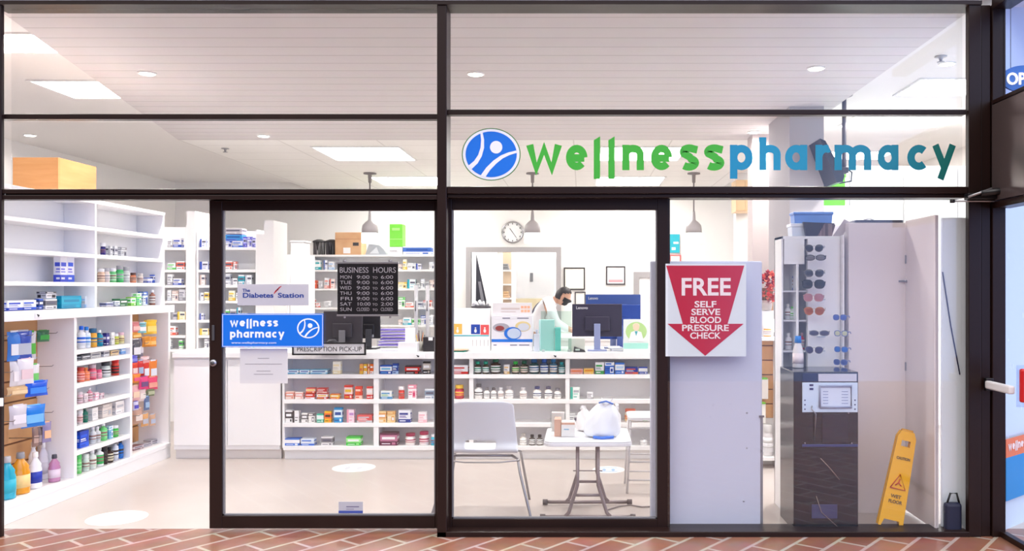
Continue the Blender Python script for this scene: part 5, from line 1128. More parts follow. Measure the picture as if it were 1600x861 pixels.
for px, py, c_, lab in ((1312, 496, (80, 110, 200), 'blue patterned sunglasses on the right side of the rack'), (1314, 546, (40, 120, 220), 'bright blue sunglasses low on the right side of the rack'), (1313, 566, (70, 90, 170), 'dark blue sunglasses at the lower right corner of the rack'), (1314, 521, (220, 224, 190), 'pale yellow sunglasses on the right side of the rack')):
    glasses(px, py, 22, c_, (110, 130, 200), lab, 'sq', rY-.11, 35)
# stuff on the tower
def bin_(lab, px0, py0, px1, py1, Y, dep, c, lidc, z0=None, name='storage_bin'):
    x0, x1, z1, zb = PX(px0, Y), PX(px1, Y), PZ(py0, Y), (z0 if z0 is not None else PZ(py1, Y))
    t = thing(name, lab, 'bin', ((x0+x1)/2, Y+dep/2, zb)); lh = min(.03, (z1-zb)*.25)
    m = MB(mat(c, .35)); tp = .004
    m.add([(x0+tp, Y+tp, zb), (x1-tp, Y+tp, zb), (x1-tp, Y+dep-tp, zb), (x0+tp, Y+dep-tp, zb), (x0, Y, z1-lh), (x1, Y, z1-lh), (x1, Y+dep, z1-lh), (x0, Y+dep, z1-lh)], [(3, 2, 1, 0), (4, 5, 6, 7), (0, 1, 5, 4), (1, 2, 6, 5), (2, 3, 7, 6), (3, 0, 4, 7)]); m.build('body', t, bev=.004)
    MB(mat(lidc, .35)).box(x0-.006, Y-.006, z1-lh, x1+.006, Y+dep+.006, z1, c=.004).build('lid', t); return z1
z1 = bin_('translucent white storage bin on top of the display tower', 1237, 349, 1300, 368, .70, .13, (226, 232, 246), (236, 240, 250), th_+.001)
bin_('blue lidded storage bin stacked on the white bin', 1241, 331, 1301, 348, .705, .12, (116, 160, 236), (104, 150, 230), z1+.001)
t = thing('leather_case', 'black open case leaning at the front of the tower top', 'case', (T_(1280), tY+.05, th_+.001)); bz = th_+.001
m = MB(mat((44, 38, 46), .4)); m.prism([(T_(1262), bz), (T_(1300), bz), (T_(1306), bz+20*s7), (T_(1257), bz+22*s7)], tY+.03, tY+.06); m.build('case_body', t)
m = MB(brick_mat('speckled_lining', (190, 160, 160), (90, 74, 76), (60, 50, 54), 60, .5, .5, .1, .8)); m.prism([(T_(1279), bz), (T_(1301), bz), (T_(1307), bz+18*s7), (T_(1290), bz+20*s7)], tY+.02, tY+.029); m.build('patterned_flap', t)
m = MB(mat((190, 180, 184), .5)); m.prism([(T_(1302), bz), (T_(1317), bz+.0), (T_(1329), bz+22*s7), (T_(1320), bz+26*s7)], tY+.01, tY+.02); m.build('grey_panel', t)
# white cabinet and its open door
cY = .55
t = thing('storage_cabinet', 'tall white storage cabinet with its door swung open towards the window', 'cabinet', (2.0, cY+.25, 0))
cxa, cxb, chz = PX(1326, cY), PX(1415, cY), PZ(348, cY)
CW = mat((236, 226, 228), .35)
MB(CW).box(cxa, cY, .0, cxb, cY+.45, chz, c=.003).build('body', t)
MB(CW).box(cxb+.004, .06, .02, cxb+.03, cY+.02, chz+.015, c=.004).build('door', t)
MB(STEEL).box(cxb-.05, cY-.012, PZ(441, cY), cxb+.006, cY-.001, PZ(438, cY), c=.001).tube([(cxb-.006, cY-.012, PZ(439.5, cY)), (cxb-.006, cY-.025, PZ(439.5, cY))], .008, n=10).build('latch', t)
for z in (.3, 1.0, 1.75): MB(STEEL).box(cxb-.006, cY-.004, z, cxb+.004, cY+.002, z+.06).build('hinge', t)
t = thing('tray', 'flat dark tray lying on the tall white cabinet', 'tray', (PX(1375, cY), cY+.1, chz+.001))
m = MB(mat((80, 80, 96), .4)); plate(m, rrect(PX(1338, cY), cY+.01, PX(1414, cY), cY+.2, .03), chz+.002, chz+.02); m.build('tray_body', t)
MB(STEEL).tube([(PX(1350, cY), cY+.005, chz+.02), (PX(1358, cY), cY+.002, chz+.028), (PX(1366, cY), cY+.005, chz+.02)], .004).build('handle', t)
# pale blue-white panel with black cord beside the corner post
t = thing('display_board', 'narrow pale board between the open cabinet door and the corner post', 'board', (2.40, .10, 0))
MB(mat((232, 240, 248), .35)).box(2.335, .09, .0, 2.53, .115, PZ(340, .1), c=.003).build('panel', t)
MB(mat((20, 30, 90), .4)).tube([(2.337, .086, PZ(425, .1)), (2.39, .084, PZ(510, .1)), (2.449, .086, PZ(585, .1))], .004, n=6).build('cord', t)
t = thing('camera_bag', 'dark blue and black bag on the floor in the right front corner', 'bag', (2.40, .05, 0))
m = MB(mat((30, 34, 60), .6)); m.box(2.335, .02, .001, 2.44, .085, .20, c=.02); m.build('bag_body', t)
MB(mat((16, 16, 20), .5)).tube([(2.35, .05, .19), (2.37, .045, .26), (2.41, .045, .26), (2.43, .05, .19)], .007).build('handle', t)
# wet floor sign
t = thing('wet_floor_sign', 'folded yellow wet floor sign leaning against the white cabinet', 'sign', (PX(1405, .2), .2, 0))
YL = mat((242, 178, 12), .4); a_ = R(13)
o_ = Vector((PX(1391, .12), .12, 0.001))
def S(u, v, dy=0): return (o_.x+u*math.cos(a_)+v*math.sin(a_), o_.y+dy+v*.10, o_.z+.021-u*math.sin(a_)+v*math.cos(a_))
W0, W1, HH = .082, .062, .625
def pan(name, dy, th, mt):
    m = MB(mt)
    outl = [(-W0, 0), (-W0*.78, 0), (-W0*.6, .045), (W0*.6, .045), (W0*.78, 0), (W0, 0), (W1, HH-.04), (W1*.7, HH), (-W1*.7, HH), (-W1, HH-.04)]
    hole = [(-.03, HH-.10), (.03, HH-.10), (.03, HH-.06), (-.03, HH-.06)]
    bm = bmesh.new(); vo = [bm.verts.new((u, 0, v)) for u, v in outl]; vh = [bm.verts.new((u, 0, v)) for u, v in hole]
    es = [bm.edges.new((vo[i], vo[(i+1) % len(vo)])) for i in range(len(vo))]+[bm.edges.new((vh[i], vh[(i+1) % 4])) for i in range(4)]
    bmesh.ops.triangle_fill(bm, use_beauty=True, edges=es)
    bm.faces.ensure_lookup_table(); r_ = bmesh.ops.extrude_face_region(bm, geom=bm.faces[:])
    for v in [x for x in r_['geom'] if isinstance(x, bmesh.types.BMVert)]: v.co.y += th
    bmesh.ops.recalc_face_normals(bm, faces=bm.faces[:])
    for v in bm.verts: v.co = Vector(S(v.co.x, v.co.z, dy+v.co.y))-t.location
    me = bpy.data.meshes.new(name); bm.to_mesh(me); bm.free(); me.materials.append(mt); return link(name, me, t)
pan('front_leaf', 0, .012, YL); pan('rear_leaf', .03, .012, YL)
MB(mat((214, 150, 10), .4)).tube([S(-W1*.6, HH, .02), S(W1*.6, HH, .02)], .014, n=10).build('hinge', t)
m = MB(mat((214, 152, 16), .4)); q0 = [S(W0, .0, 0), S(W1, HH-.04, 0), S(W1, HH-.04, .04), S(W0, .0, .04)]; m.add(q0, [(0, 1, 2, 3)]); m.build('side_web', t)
dkt = mat((110, 84, 30), .5); rdt = mat((200, 70, 20), .5)
def stext(s_, u, v, hgt, wd, mt, nm):
    ob = text_mesh(s_, hgt/.73, mt, nm, t, (0, 0, 0), rot=(R(90), 0, 0), width=wd, local=True, off=.0008)
    for vv in ob.data.vertices: vv.co = Vector(S(u+vv.co.x, v+vv.co.z, -.003+vv.co.y))-t.location
stext('CAUTION', -.045, .44, .018, .09, dkt, 'upper_lettering'); stext('WET', -.035, .19, .022, .07, dkt, 'lower_lettering'); stext('FLOOR', -.045, .155, .022, .09, dkt, 'lower_lettering')
m = MB(rdt)
tri = [(-.05, .25), (.05, .25), (0, .345), (-.05, .25)]
m.tube([S(u, v, -.004) for u, v in tri], .004, n=6); m.tube([S(-.02, .27, -.004), S(-.002, .29, -.004), S(.004, .315, -.004)], .004, n=6).tube([S(-.002, .29, -.004), S(.02, .272, -.004)], .004, n=6); m.build('warning_mark', t)
# shelf with flowers seen between the board and the tower
fY = 2.0; F = lambda p: PX(p, fY); FZ = lambda p: PZ(p, fY)
t = thing('slat_wall', 'tan slat board panel with white shelf between the board and display tower', 'shelving', (F(1200), fY+.3, 0))
m = MB(PEGB); z = .0
while z < FZ(535): m.box(F(1176), fY+.2, z+.42, F(1216), fY+.22, min(z+.54, FZ(534)), c=.003).box(F(1176), fY+.21, z+.54, F(1216), fY+.215, min(z+.55, FZ(534)), GROOVE); z += .13; 
m.build('slat_panel', t)
MB(SH).box(F(1172), fY+.02, FZ(533), F(1217), fY+.3, FZ(527), c=.003).build('shelf', t)
MB(SH).box(F(1172), fY+.05, FZ(722), F(1216), fY+.3, FZ(716), c=.003).build('lower_shelf', t)
MB(SH).box(F(1172), fY+.22, 0, F(1220), fY+.25, FZ(500), c=.003).build('back_panel', t)
MB(SH).box(F(1216), fY+.0, 0, F(1222), fY+.3, FZ(520), c=.003).build('side_panel', t)
small_b(1200, FZ(716), 16, 48, (226, 224, 226), (210, 210, 210), 'tall grey box-like bottle on the low shelf beside the board', 'jar', fY+.13)
for k, (py0, c_) in enumerate(((593, (244, 240, 236)), (632, (240, 240, 234)))):
    t = thing('hanging_pack', ['upper white pack with green top on the tan slat board', 'lower white pack with green top on the tan slat board'][k], 'pack', (F(1198), fY+.15, FZ(py0+34)))
    MB(mat(c_, .4)).box(F(1188), fY+.14, FZ(py0+34), F(1206 if k == 0 else 1202), fY+.19, FZ(py0+2), c=.006).build('pouch', t); MB(mat((120, 200, 60), .4)).box(F(1188), fY+.138, FZ(py0+3), F(1205 if k == 0 else 1202), fY+.192, FZ(py0), c=.004).build('header_card', t)
    MB(STEEL).tube([(F(1196), fY+.165, FZ(py0)), (F(1196), fY+.199, FZ(py0))], .003).build('hook', t)
small_b(1199, FZ(527), 12, 16, (244, 160, 60), (246, 240, 236), 'orange labelled jar on the white shelf below the red flowers', 'jar', fY+.10)
t = thing('white_carton', 'white carton under the red flowers beside the board', 'box', (F(1203), fY+.2, FZ(527)+.002))
MB(WHITE).box(F(1190), fY+.15, FZ(527)+.002, F(1215), fY+.21, FZ(486), c=.004).build('body', t)
t = thing('flower_arrangement', 'red flower arrangement beside the arrow poster board', 'flowers', (F(1204), fY+.08, FZ(486)+.001))
rf = random.Random(11)
MB(mat((90, 110, 70), .6)).tube([(0, .1, 0), (-.02, .1, .12)], .004).tube([(.02, .1, 0), (.03, .1, .15)], .004).tube([(-.04, .1, 0), (-.06, .1, .16)], .004).tube([(0, .1, 0), (.0, .1, .2)], .004).build('stems', t, local=True)
MB(mat((200, 190, 186), .4)).lathe([(.045, 0), (.055, .05), (.05, .09)], 0, .1, 0, n=18).build('vase', t, local=True)
mm = [mat((222, 84, 70), .6), mat((236, 120, 90), .6), mat((190, 60, 70), .6)]
for k in range(30):
    c0 = Vector((rf.uniform(-.075, .075), .05+rf.uniform(-.05, .02), .10+rf.uniform(-.03, .22))); m = MB(mm[k % 3]); r_ = rf.uniform(.034, .05)
    for j in range(9):
        a_ = rf.uniform(0, 6.28); b_ = rf.uniform(-.6, 1.4); dr = Vector((math.cos(a_)*math.cos(b_), math.sin(a_)*math.cos(b_), math.sin(b_))); sd_ = dr.cross(Vector((0, 0, 1)))
        sd_ = sd_.normalized() if sd_.length > .01 else Vector((1, 0, 0)); u_ = dr.cross(sd_)
        p = [c0, c0+dr*r_*.6+sd_*r_*.4, c0+dr*r_*1.2+u_*r_*.2, c0+dr*r_*.6-sd_*r_*.4]; m.add(p, [(0, 1, 2, 3)], None, True)
    m.build('blossom', t, local=True)
# green box on the high panelling and hanging screen
t = thing('ceiling_screen', 'black flat screen tilted on a ceiling pole behind the shop letters', 'screen', (PX(1318, 3.0), 3.0, CEI))
Y = 3.0; xp = PX(1319, Y)
MB(mat((110, 106, 110), .35, .5)).tube([(xp, Y, CEI), (xp, Y, PZ(272, Y))], .022, n=12).lathe([(.09, 0), (.08, -.03), (.03, -.05)], xp, Y, CEI, n=20).build('pole', t)
m = MB(mat((24, 26, 34), .3)); e0 = (PX(1266, Y), PZ(226, Y)); e1 = (PX(1291, Y), PZ(292, Y)); m.prism([e0, (e0[0]+.05, e0[1]-.02), (PX(1303, Y), PZ(282, Y)), (PX(1300, Y), PZ(291, Y)), e1], Y-.35, Y+.35); m.build('screen_body', t)
MB(BLACK).box(PX(1297, Y), Y-.05, PZ(271, Y), xp+.03, Y+.05, PZ(262, Y), c=.006).build('tilt_bracket', t)
MB(BLACK).tube([(xp, Y-.03, PZ(262, Y)), (PX(1329, Y), Y-.04, PZ(270, Y)), (PX(1328, Y), Y-.04, PZ(284, Y)), (PX(1310, Y), Y-.04, PZ(287, Y)), (PX(1303, Y), Y-.03, PZ(284, Y))], .008, n=8).build('cable', t)
t = thing('tall_rear_cabinet', 'plain white tall cupboard right of the grey column', 'cabinet', (PX(1330, 3.6), 3.8, 0))
Y = 3.5; hz_ = PZ(321, Y)
MB(WHITE).box(2.44, Y, 0, 3.3, Y+.5, hz_, c=.003).build('body', t); MB(WHITE).box(2.45, Y-.015, .1, 2.86, Y-.001, hz_-.02, c=.003).build('door', t); MB(WHITE).box(2.87, Y-.015, .1, 3.29, Y-.001, hz_-.02, c=.003).build('door', t)
t = thing('green_crate', 'bright green crate on the white cupboard under the hanging screen', 'crate', (PX(1304, Y), Y+.15, hz_+.001))
MB(mat((110, 214, 20), .4)).box(PX(1287, Y), Y+.02, hz_+.001, PX(1322, Y), Y+.3, PZ(268, Y), c=.01).build('body', t); MB(mat((130, 226, 50), .4)).box(PX(1286, Y), Y+.01, PZ(277, Y), PX(1323, Y), Y+.31, PZ(271, Y), c=.004).build('rim', t)
# ================================================================ ON AND BEHIND THE COUNTER
CT = .991
def BX(px, Y): return PX(px, Y)
# black monitor pair at the left end (backs towards the window)
def monitor(label, px0, px1, py0, py1, Y, c, word_=None, word_px=None, foot=True, stand_c=(60, 60, 66), tilt=0, texty=None):
    x0, x1, z0, z1 = PX(px0, Y), PX(px1, Y), PZ(py1, Y), PZ(py0, Y); xm = (x0+x1)/2
    t = thing('computer_monitor', label, 'monitor', (xm, Y, CT))
    MB(mat(c, .35)).box(x0, Y, z0, x1, Y+.022, z1, c=.006).box(x0+(x1-x0)*.25, Y-.018, z0+(z1-z0)*.18, x1-(x1-x0)*.25, Y, z0+(z1-z0)*.62, None, .008).build('housing', t)
    MB(BLACK).box(x0+.008, Y+.022, z0+.012, x1-.008, Y+.0235, z1-.008).build('screen', t)
    sm = mat(stand_c, .35, .2)
    MB(sm).box(xm-.03, Y-.035, CT, xm+.03, Y-.019, z0+(z1-z0)*.4, c=.004).build('stand', t)
    MB(sm).box(xm-.09, Y-.09, CT, xm+.09, Y+.08, CT+.012, c=.004).build('foot', t)
    if word_: vtext(word_, PX(word_px[0], Y), PX(word_px[1], Y), PZ(texty, Y), 4.6*(DIST+Y)/FPX, Y-.0015, mat((210, 210, 216), .5), t, 'logo_lettering', .0006)
    return t
monitor('black computer monitor seen from behind, left under the hours sign', 505, 566, 486, 536, 2.66, (52, 48, 54), stand_c=(120, 118, 122))
monitor('black computer monitor right under the hours sign, beside purple folders', 560, 594, 492, 529, 2.86, (22, 20, 26), '7528', (572, 584), texty=527)
monitor('dark grey monitor at the front of the counter behind the glass door', 894, 972, 475, 526, 2.60, (52, 48, 68), 'Lenovo', (900, 918), texty=483, stand_c=(150, 160, 200))
monitor('blue-toned monitor behind and right of the dark grey monitor', 915, 1001, 460, 500, 2.98, (60, 84, 150), 'Lenovo', (919, 934), texty=468, stand_c=(150, 160, 200))
monitor('deep blue monitor overlapping the dark grey one on the right', 936, 1001, 476, 530, 2.79, (30, 66, 150), stand_c=(90, 110, 180))
def box3(name, lab, cat, px0, px1, py0, py1, Y, dep, c, part='body', bevel=.003, zb=None):
    x0, x1, z1 = PX(px0, Y), PX(px1, Y), PZ(py0, Y); z0 = CT if zb is None else zb
    t = thing(name, lab, cat, ((x0+x1)/2, Y+dep/2, z0)); MB(mat(c, .5)).box(x0, Y, z0, x1, Y+dep, z1, c=bevel).build(part, t); return t, x0, x1, z0, z1
# phone with curled handset left
t = thing('desk_phone', 'dark desk phone with handset at the left monitor foot', 'phone', (PX(520, 2.5), 2.5, CT))
MB(DGREY).prism([(PX(513, 2.5), CT), (PX(535, 2.5), CT), (PX(535, 2.5), CT+.03), (PX(517, 2.5), CT+.05)], 2.44, 2.58).build('base', t)
MB(DGREY).tube([(PX(513, 2.5), 2.47, CT+.07), (PX(516, 2.5), 2.47, CT+.10), (PX(524, 2.5), 2.47, CT+.105), (PX(530, 2.5), 2.47, CT+.07)], [.016, .011, .011, .016], n=10).build('handset', t)
# papers and boxes
rp = random.Random(5)
def papers(lab, px0, px1, Y, n, cs, name='paper_stack'):
    x0, x1 = PX(px0, Y), PX(px1, Y); t = thing(name, lab, 'papers', ((x0+x1)/2, Y+.1, CT)); z = CT+.0005
    for k in range(n):
        h_ = rp.uniform(.003, .008); d_ = rp.uniform(-.02, .02); MB(mat(cs[k % len(cs)], .6)).box(x0+d_, Y+d_*.5, z, x1+d_, Y+.2+d_*.5, z+h_).build('sheet', t); z += h_+.0004
papers('loose white papers under the blue monitors', 953, 972, 2.48, 6, [(240, 240, 246), (210, 216, 230), (250, 250, 250)])
papers('stack of brown and teal booklets at the left edge of the second door', 701, 727, 2.42, 4, [(20, 130, 110), (30, 150, 130), (190, 150, 120), (214, 190, 160)], 'booklet_stack')
papers('scattered papers in front of the purple folders', 598, 640, 2.45, 3, [(236, 236, 240), (206, 206, 212)])
t = thing('file_tray', 'tray of violet folders right of the black monitor', 'tray', (PX(618, 2.97), 3.05, CT))
for k in range(6):
    MB(mat([(150, 130, 226), (176, 160, 240), (120, 100, 206)][k % 3], .5)).box(PX(591+rp.uniform(0, 3), 2.97), 2.975, CT+.02+k*.030, PX(640-rp.uniform(0, 6), 2.97), 3.12, CT+.034+k*.030).build('folder', t)
MB(ACRYL).box(PX(589, 2.97), 2.96, CT, PX(642, 2.97), 3.14, CT+.008).box(PX(589, 2.97), 2.96, CT+.008, PX(590, 2.97), 3.14, CT+.21).box(PX(641, 2.97), 2.96, CT+.008, PX(642, 2.97), 3.14, CT+.21).build('tray_frame', t)
t, x0, x1, z0, z1 = box3('card_holder', 'white card standing in front of the violet folders', 'card', 633, 648, 512, 537, 2.52, .02, (246, 244, 246), 'card'); MB(mat((200, 198, 206), .5)).box(x0+.01, 2.518, z0+.05, x1-.01, 2.52, z0+.056).box(x0+.01, 2.518, z0+.08, x1-.02, 2.52, z0+.09).build('text_lines', t)
box3('tissue_carton', 'small white carton in front of the violet folders', 'box', 622, 652, 535, 545, 2.44, .1, (238, 236, 238))
t, x0, x1, z0, z1 = box3('tablet_holder', 'dark box with white label at the right end behind the door stile', 'box', 661, 684, 527, 543, 2.50, .12, (38, 34, 38)); MB(WHITE).box(x0+.05, 2.497, z1-.03, x0+.09, 2.5, z1).build('label_panel', t)
t = thing('pen_cup', 'pen cup full of pens beside the dark labelled box', 'cup', (PX(657, 2.6), 2.6, CT))
MB(mat((190, 186, 176), .5)).lathe([(.03, 0), (.036, .09), (.033, .09), (.028, .006), (0, .006)], 0, 0, 0, n=18).build('cup_body', t, local=True)
for k in range(6): a_ = k*1.05; MB(mat([(40, 40, 60), (200, 120, 50), (60, 60, 60), (230, 190, 60), (120, 50, 50), (90, 90, 100)][k], .4)).tube([(.01*math.cos(a_), .01*math.sin(a_), .01), (.04*math.cos(a_), .03*math.sin(a_), .15+.02*(k % 3))], .004, n=6).build('pen', t, local=True)
# tall clear display tubes near the mullion
t = thing('acrylic_stand', 'tall clear acrylic stand with grey posts beside the centre mullion', 'stand', (PX(660, 2.9), 2.9, CT))
for p in (650, 668): MB(mat((196, 194, 198), .3)).tube([(PX(p, 2.9), 2.9, CT), (PX(p, 2.9), 2.9, PZ(446, 2.9))], .018, n=12).build('post', t)
for p in (650, 668): MB(mat((110, 108, 112), .4)).tube([(PX(p, 2.9), 2.879, PZ(486, 2.9)), (PX(p, 2.9), 2.879, PZ(470, 2.9))], .006, n=8).build('grip', t)
MB(ACRYL).box(PX(646, 2.9), 2.93, CT, PX(672, 2.9), 2.936, PZ(440, 2.9), c=.001).build('panel', t)
# brochure holders and cards right of the mullion
t, x0, x1, z0, z1 = box3('leaflet_display', 'white leaflet display with orange, blue and red pictograms', 'display', 704, 766, 482, 545, 2.56, .12, (246, 245, 246))
def dec(px0, py0, px1, py1, c, Y, nm='pictogram', lay=.0012): return MB(mat(c, .5)).box(PX(px0, Y), Y-lay, PZ(py1, Y), PX(px1, Y), Y, PZ(py0, Y)).build(nm, t)
dec(708, 506, 722, 522, (248, 190, 90), 2.56); dec(736, 507, 750, 522, (30, 70, 170), 2.56); dec(751, 507.5, 764, 523, (236, 90, 90), 2.56); dec(708, 523.5, 764, 525.5, (90, 190, 200), 2.56, 'teal_line')
m = MB(mat((248, 246, 240), .5))
for p in (715, 743, 757.5):
    zc = PZ(516, 2.56); r_ = .012; m.prism([(PX(p, 2.56)+r_*math.cos(a_), zc-.006+r_*1.5*math.sin(a_)) for a_ in [2*math.pi*i/12 for i in range(12)]], 2.557, 2.5585).prism([(PX(p, 2.56)+r_*.6*math.cos(a_), zc+.021+r_*.6*math.sin(a_)) for a_ in [2*math.pi*i/12 for i in range(12)]], 2.557, 2.5585)
m.build('figure_marks', t)
m = MB(mat((200, 190, 190), .5))
for k in range(5): m.box(PX(738+k*6, 2.56), 2.5588, PZ(541, 2.56), PX(739+k*6, 2.56), 2.56, PZ(531, 2.56))
m.build('slot_lines', t)
t = thing('paper_tray', 'dark tray heaped with rolled white papers on the leaflet display', 'tray', (PX(750, 2.6), 2.62, PZ(481.5, 2.56)))
zt = PZ(481.5, 2.56)
MB(mat((70, 66, 72), .5)).box(PX(737, 2.58), 2.57, zt+.001, PX(766, 2.58), 2.67, zt+.018, c=.003).build('tray_body', t)
for k in range(9):
    x = PX(738+k*3.1, 2.6); MB(WHITE).tube([(x, 2.60+.01*(k % 3), zt+.022), (x+rp.uniform(-.03, .03), 2.61, zt+.05+rp.uniform(.0, .035))], .011, n=8).build('paper_roll', t)
t, x0, x1, z0, z1 = box3('glucose_display', 'white test meter display box with blue stripe in the counter middle', 'display', 768, 832, 493, 545, 2.50, .16, (228, 226, 232)); Y = 2.50
dec(768, 530, 832, 534.5, (20, 110, 210), Y, 'blue_stripe')
def ell(px, py, rx, ry, c, nm, lay, ring=0):
    q = [(PX(px+rx*math.cos(a_), Y), PZ(py-ry*math.sin(a_), Y)) for a_ in [2*math.pi*i/24 for i in range(24)]]; MB(mat(c, .5)).prism(q, Y-lay, Y-lay+.0008).build(nm, t)
ell(783, 512, 13, 7, (170, 166, 176), 'grey_shape', .001); ell(781, 513, 7, 4, (150, 60, 60), 'red_shape', .002); ell(817, 510, 12, 8, (226, 206, 150), 'tan_shape', .001); ell(818, 511, 9, 6, (206, 210, 222), 'inner_shape', .002)
ell(801, 521, 13.5, 10, (30, 110, 210), 'blue_ring', .003); ell(803, 521, 10.5, 8, (190, 204, 226), 'meter_face', .004)
m = MB(mat((110, 110, 130), .5))
for a_, b_, y_ in ((771, 776, 539), (797, 808, 539), (811, 827, 539), (785, 797, 497), (808, 826, 497)): m.box(PX(a_, Y), Y-.001, PZ(y_+1, Y), PX(b_, Y), Y, PZ(y_-.6, Y))
m.build('text_lines', t)
t, x0, x1, z0, z1 = box3('display_header', 'grey header card with orange letters above the meter display', 'card', 770, 831, 473, 491, 2.56, .02, (222, 218, 220), zb=PZ(493, 2.50)+.001); Y = 2.56
MB(mat((200, 186, 184), .5)).box(PX(783, Y), Y-.001, PZ(484, Y), PX(812, Y), Y, PZ(481, Y)).box(PX(783, Y), Y-.001, PZ(488, Y), PX(806, Y), Y, PZ(486.5, Y)).build('grey_text_lines', t); m = MB(mat((240, 176, 140), .5))
for k in range(3): m.box(PX(814+k*5, Y), Y-.001, PZ(482, Y), PX(818+k*5, Y), Y, PZ(478, Y)).box(PX(814+k*5, Y), Y-.001, PZ(488, Y), PX(818+k*5, Y), Y, PZ(484, Y))
m.build('orange_marks', t)
MB(mat((170, 168, 172), .4)).box(PX(772, Y), Y+.021, z0, PX(774, Y), Y+.03, PZ(480, Y)).box(PX(827, Y), Y+.021, z0, PX(829, Y), Y+.03, PZ(480, Y)).build('support', t)
t, x0, x1, z0, z1 = box3('hand_gel', 'clear gel pump bottle right of the meter display', 'bottle', 834, 843, 522, 544, 2.48, .05, (206, 212, 226)); MB(mat((190, 200, 226), .4)).tube([((x0+x1)/2, 2.505, z1), ((x0+x1)/2, 2.505, z1+.03)], .006, n=8).box((x0+x1)/2-.012, 2.48, z1+.03, (x0+x1)/2+.012, 2.515, z1+.04, c=.003).build('pump_head', t)
# acrylic guard
t = thing('acrylic_guard', 'clear upright acrylic guard on the counter beside the dark grey monitor', 'guard', (PX(869, 2.46), 2.46, CT))
MB(glass_mat('green_tint_acrylic', (.86, .96, .93), .08)).box(PX(845, 2.46), 2.455, CT+.002, PX(893, 2.46), 2.461, PZ(486, 2.46), c=.001).build('sheet', t)
MB(mat((180, 190, 190), .3)).box(PX(847, 2.46), 2.42, CT, PX(851, 2.46), 2.50, CT+.02).box(PX(887, 2.46), 2.42, CT, PX(891, 2.46), 2.50, CT+.02).build('foot', t)
box3('mint_carton', 'pale mint green carton behind the acrylic guard', 'box', 842, 866, 500, 545, 2.62, .14, (190, 226, 224)); box3('teal_carton', 'small teal carton behind the acrylic guard', 'box', 867, 876, 512, 545, 2.60, .10, (120, 206, 200))
box3('file_box', 'cream flat box under the dark grey monitor', 'box', 888, 914, 529, 543, 2.50, .10, (214, 216, 206))
t = thing('card_reader', 'small dark card reader on the counter below the dark grey monitor', 'card reader', (PX(902, 2.42), 2.43, CT)); MB(DGREY).prism([(PX(896, 2.42), CT+.001), (PX(915, 2.42), CT+.001), (PX(913, 2.42), CT+.018), (PX(897, 2.42), CT+.05)], 2.40, 2.48).build('body', t); MB(mat((190, 210, 200), .3)).box(PX(899, 2.42), 2.397, CT+.016, PX(906, 2.42), 2.40, CT+.032).build('display', t)
# pharmacist picture card
t, x0, x1, z0, z1 = box3('picture_card', 'white card with green circle and drawn person in a white coat', 'card', 974, 1013, 499, 546, 2.44, .02, (236, 244, 240)); Y = 2.44
ell(994, 518, 16.5, 15, (190, 228, 150), 'green_circle', .001); ell(994, 511.5, 5, 5.6, (244, 220, 190), 'drawn_face', .003); ell(994, 509, 5.5, 4.2, (246, 232, 200), 'drawn_hair', .002)
MB(mat((252, 252, 252), .5)).prism([(PX(982, Y), PZ(533, Y)), (PX(1006, Y), PZ(533, Y)), (PX(1002, Y), PZ(519, Y)), (PX(994, Y), PZ(516, Y)), (PX(986, Y), PZ(519, Y))], Y-.003, Y-.002).build('drawn_coat', t)
MB(mat((80, 180, 190), .5)).prism([(PX(991.5, Y), PZ(517.5, Y)), (PX(996.5, Y), PZ(517.5, Y)), (PX(994, Y), PZ(525, Y))], Y-.0042, Y-.0032).build('drawn_tie', t)
dec(974, 536, 1013, 545, (170, 230, 214), Y, 'mint_band')
# ---- far wall: clock, frames, certificate
cYw = WB-.03
t = thing('wall_clock', 'round silver wall clock high on the rear wall', 'clock', (PX(801, cYw), cYw, PZ(363, cYw)))
r = .20
def ring_(r0, r1, y0, y1, m, nm):
    mb = MB(m); n = 40; vs = []; 
    for rr_, yy in ((r0, y0), (r1, y0), (r1, y1), (r0, y1)): vs += [(rr_*math.cos(2*math.pi*i/n), yy, rr_*math.sin(2*math.pi*i/n)) for i in range(n)]
    fs = [(k*n+i, k*n+(i+1) % n, ((k+1) % 4)*n+(i+1) % n, ((k+1) % 4)*n+i) for k in range(4) for i in range(n)]; mb.add(vs, fs, None, True); return mb.build(nm, t, local=True)
ring_(r-.025, r, -.03, .028, mat((170, 168, 172), .25, .8), 'rim')
MB(mat((236, 236, 238), .4)).prism([((r-.024)*math.cos(2*math.pi*i/40), (r-.024)*math.sin(2*math.pi*i/40)) for i in range(40)], -.01, .028).build('face', t, local=True)
m = MB(DGREY)
for k in range(12):
    a_ = k*math.pi/6; p = (.155*math.sin(a_), .155*math.cos(a_)); m.box(p[0]-.008, -.012, p[1]-.014, p[0]+.008, -.010, p[1]+.014)
m.build('hour_marks', t, local=True)
MB(BLACK).tube([(0, -.014, 0), (-.05, -.014, .07)], .006, n=6).tube([(0, -.014, 0), (.07, -.014, -.10)], .004, n=6).build('hands', t, local=True)
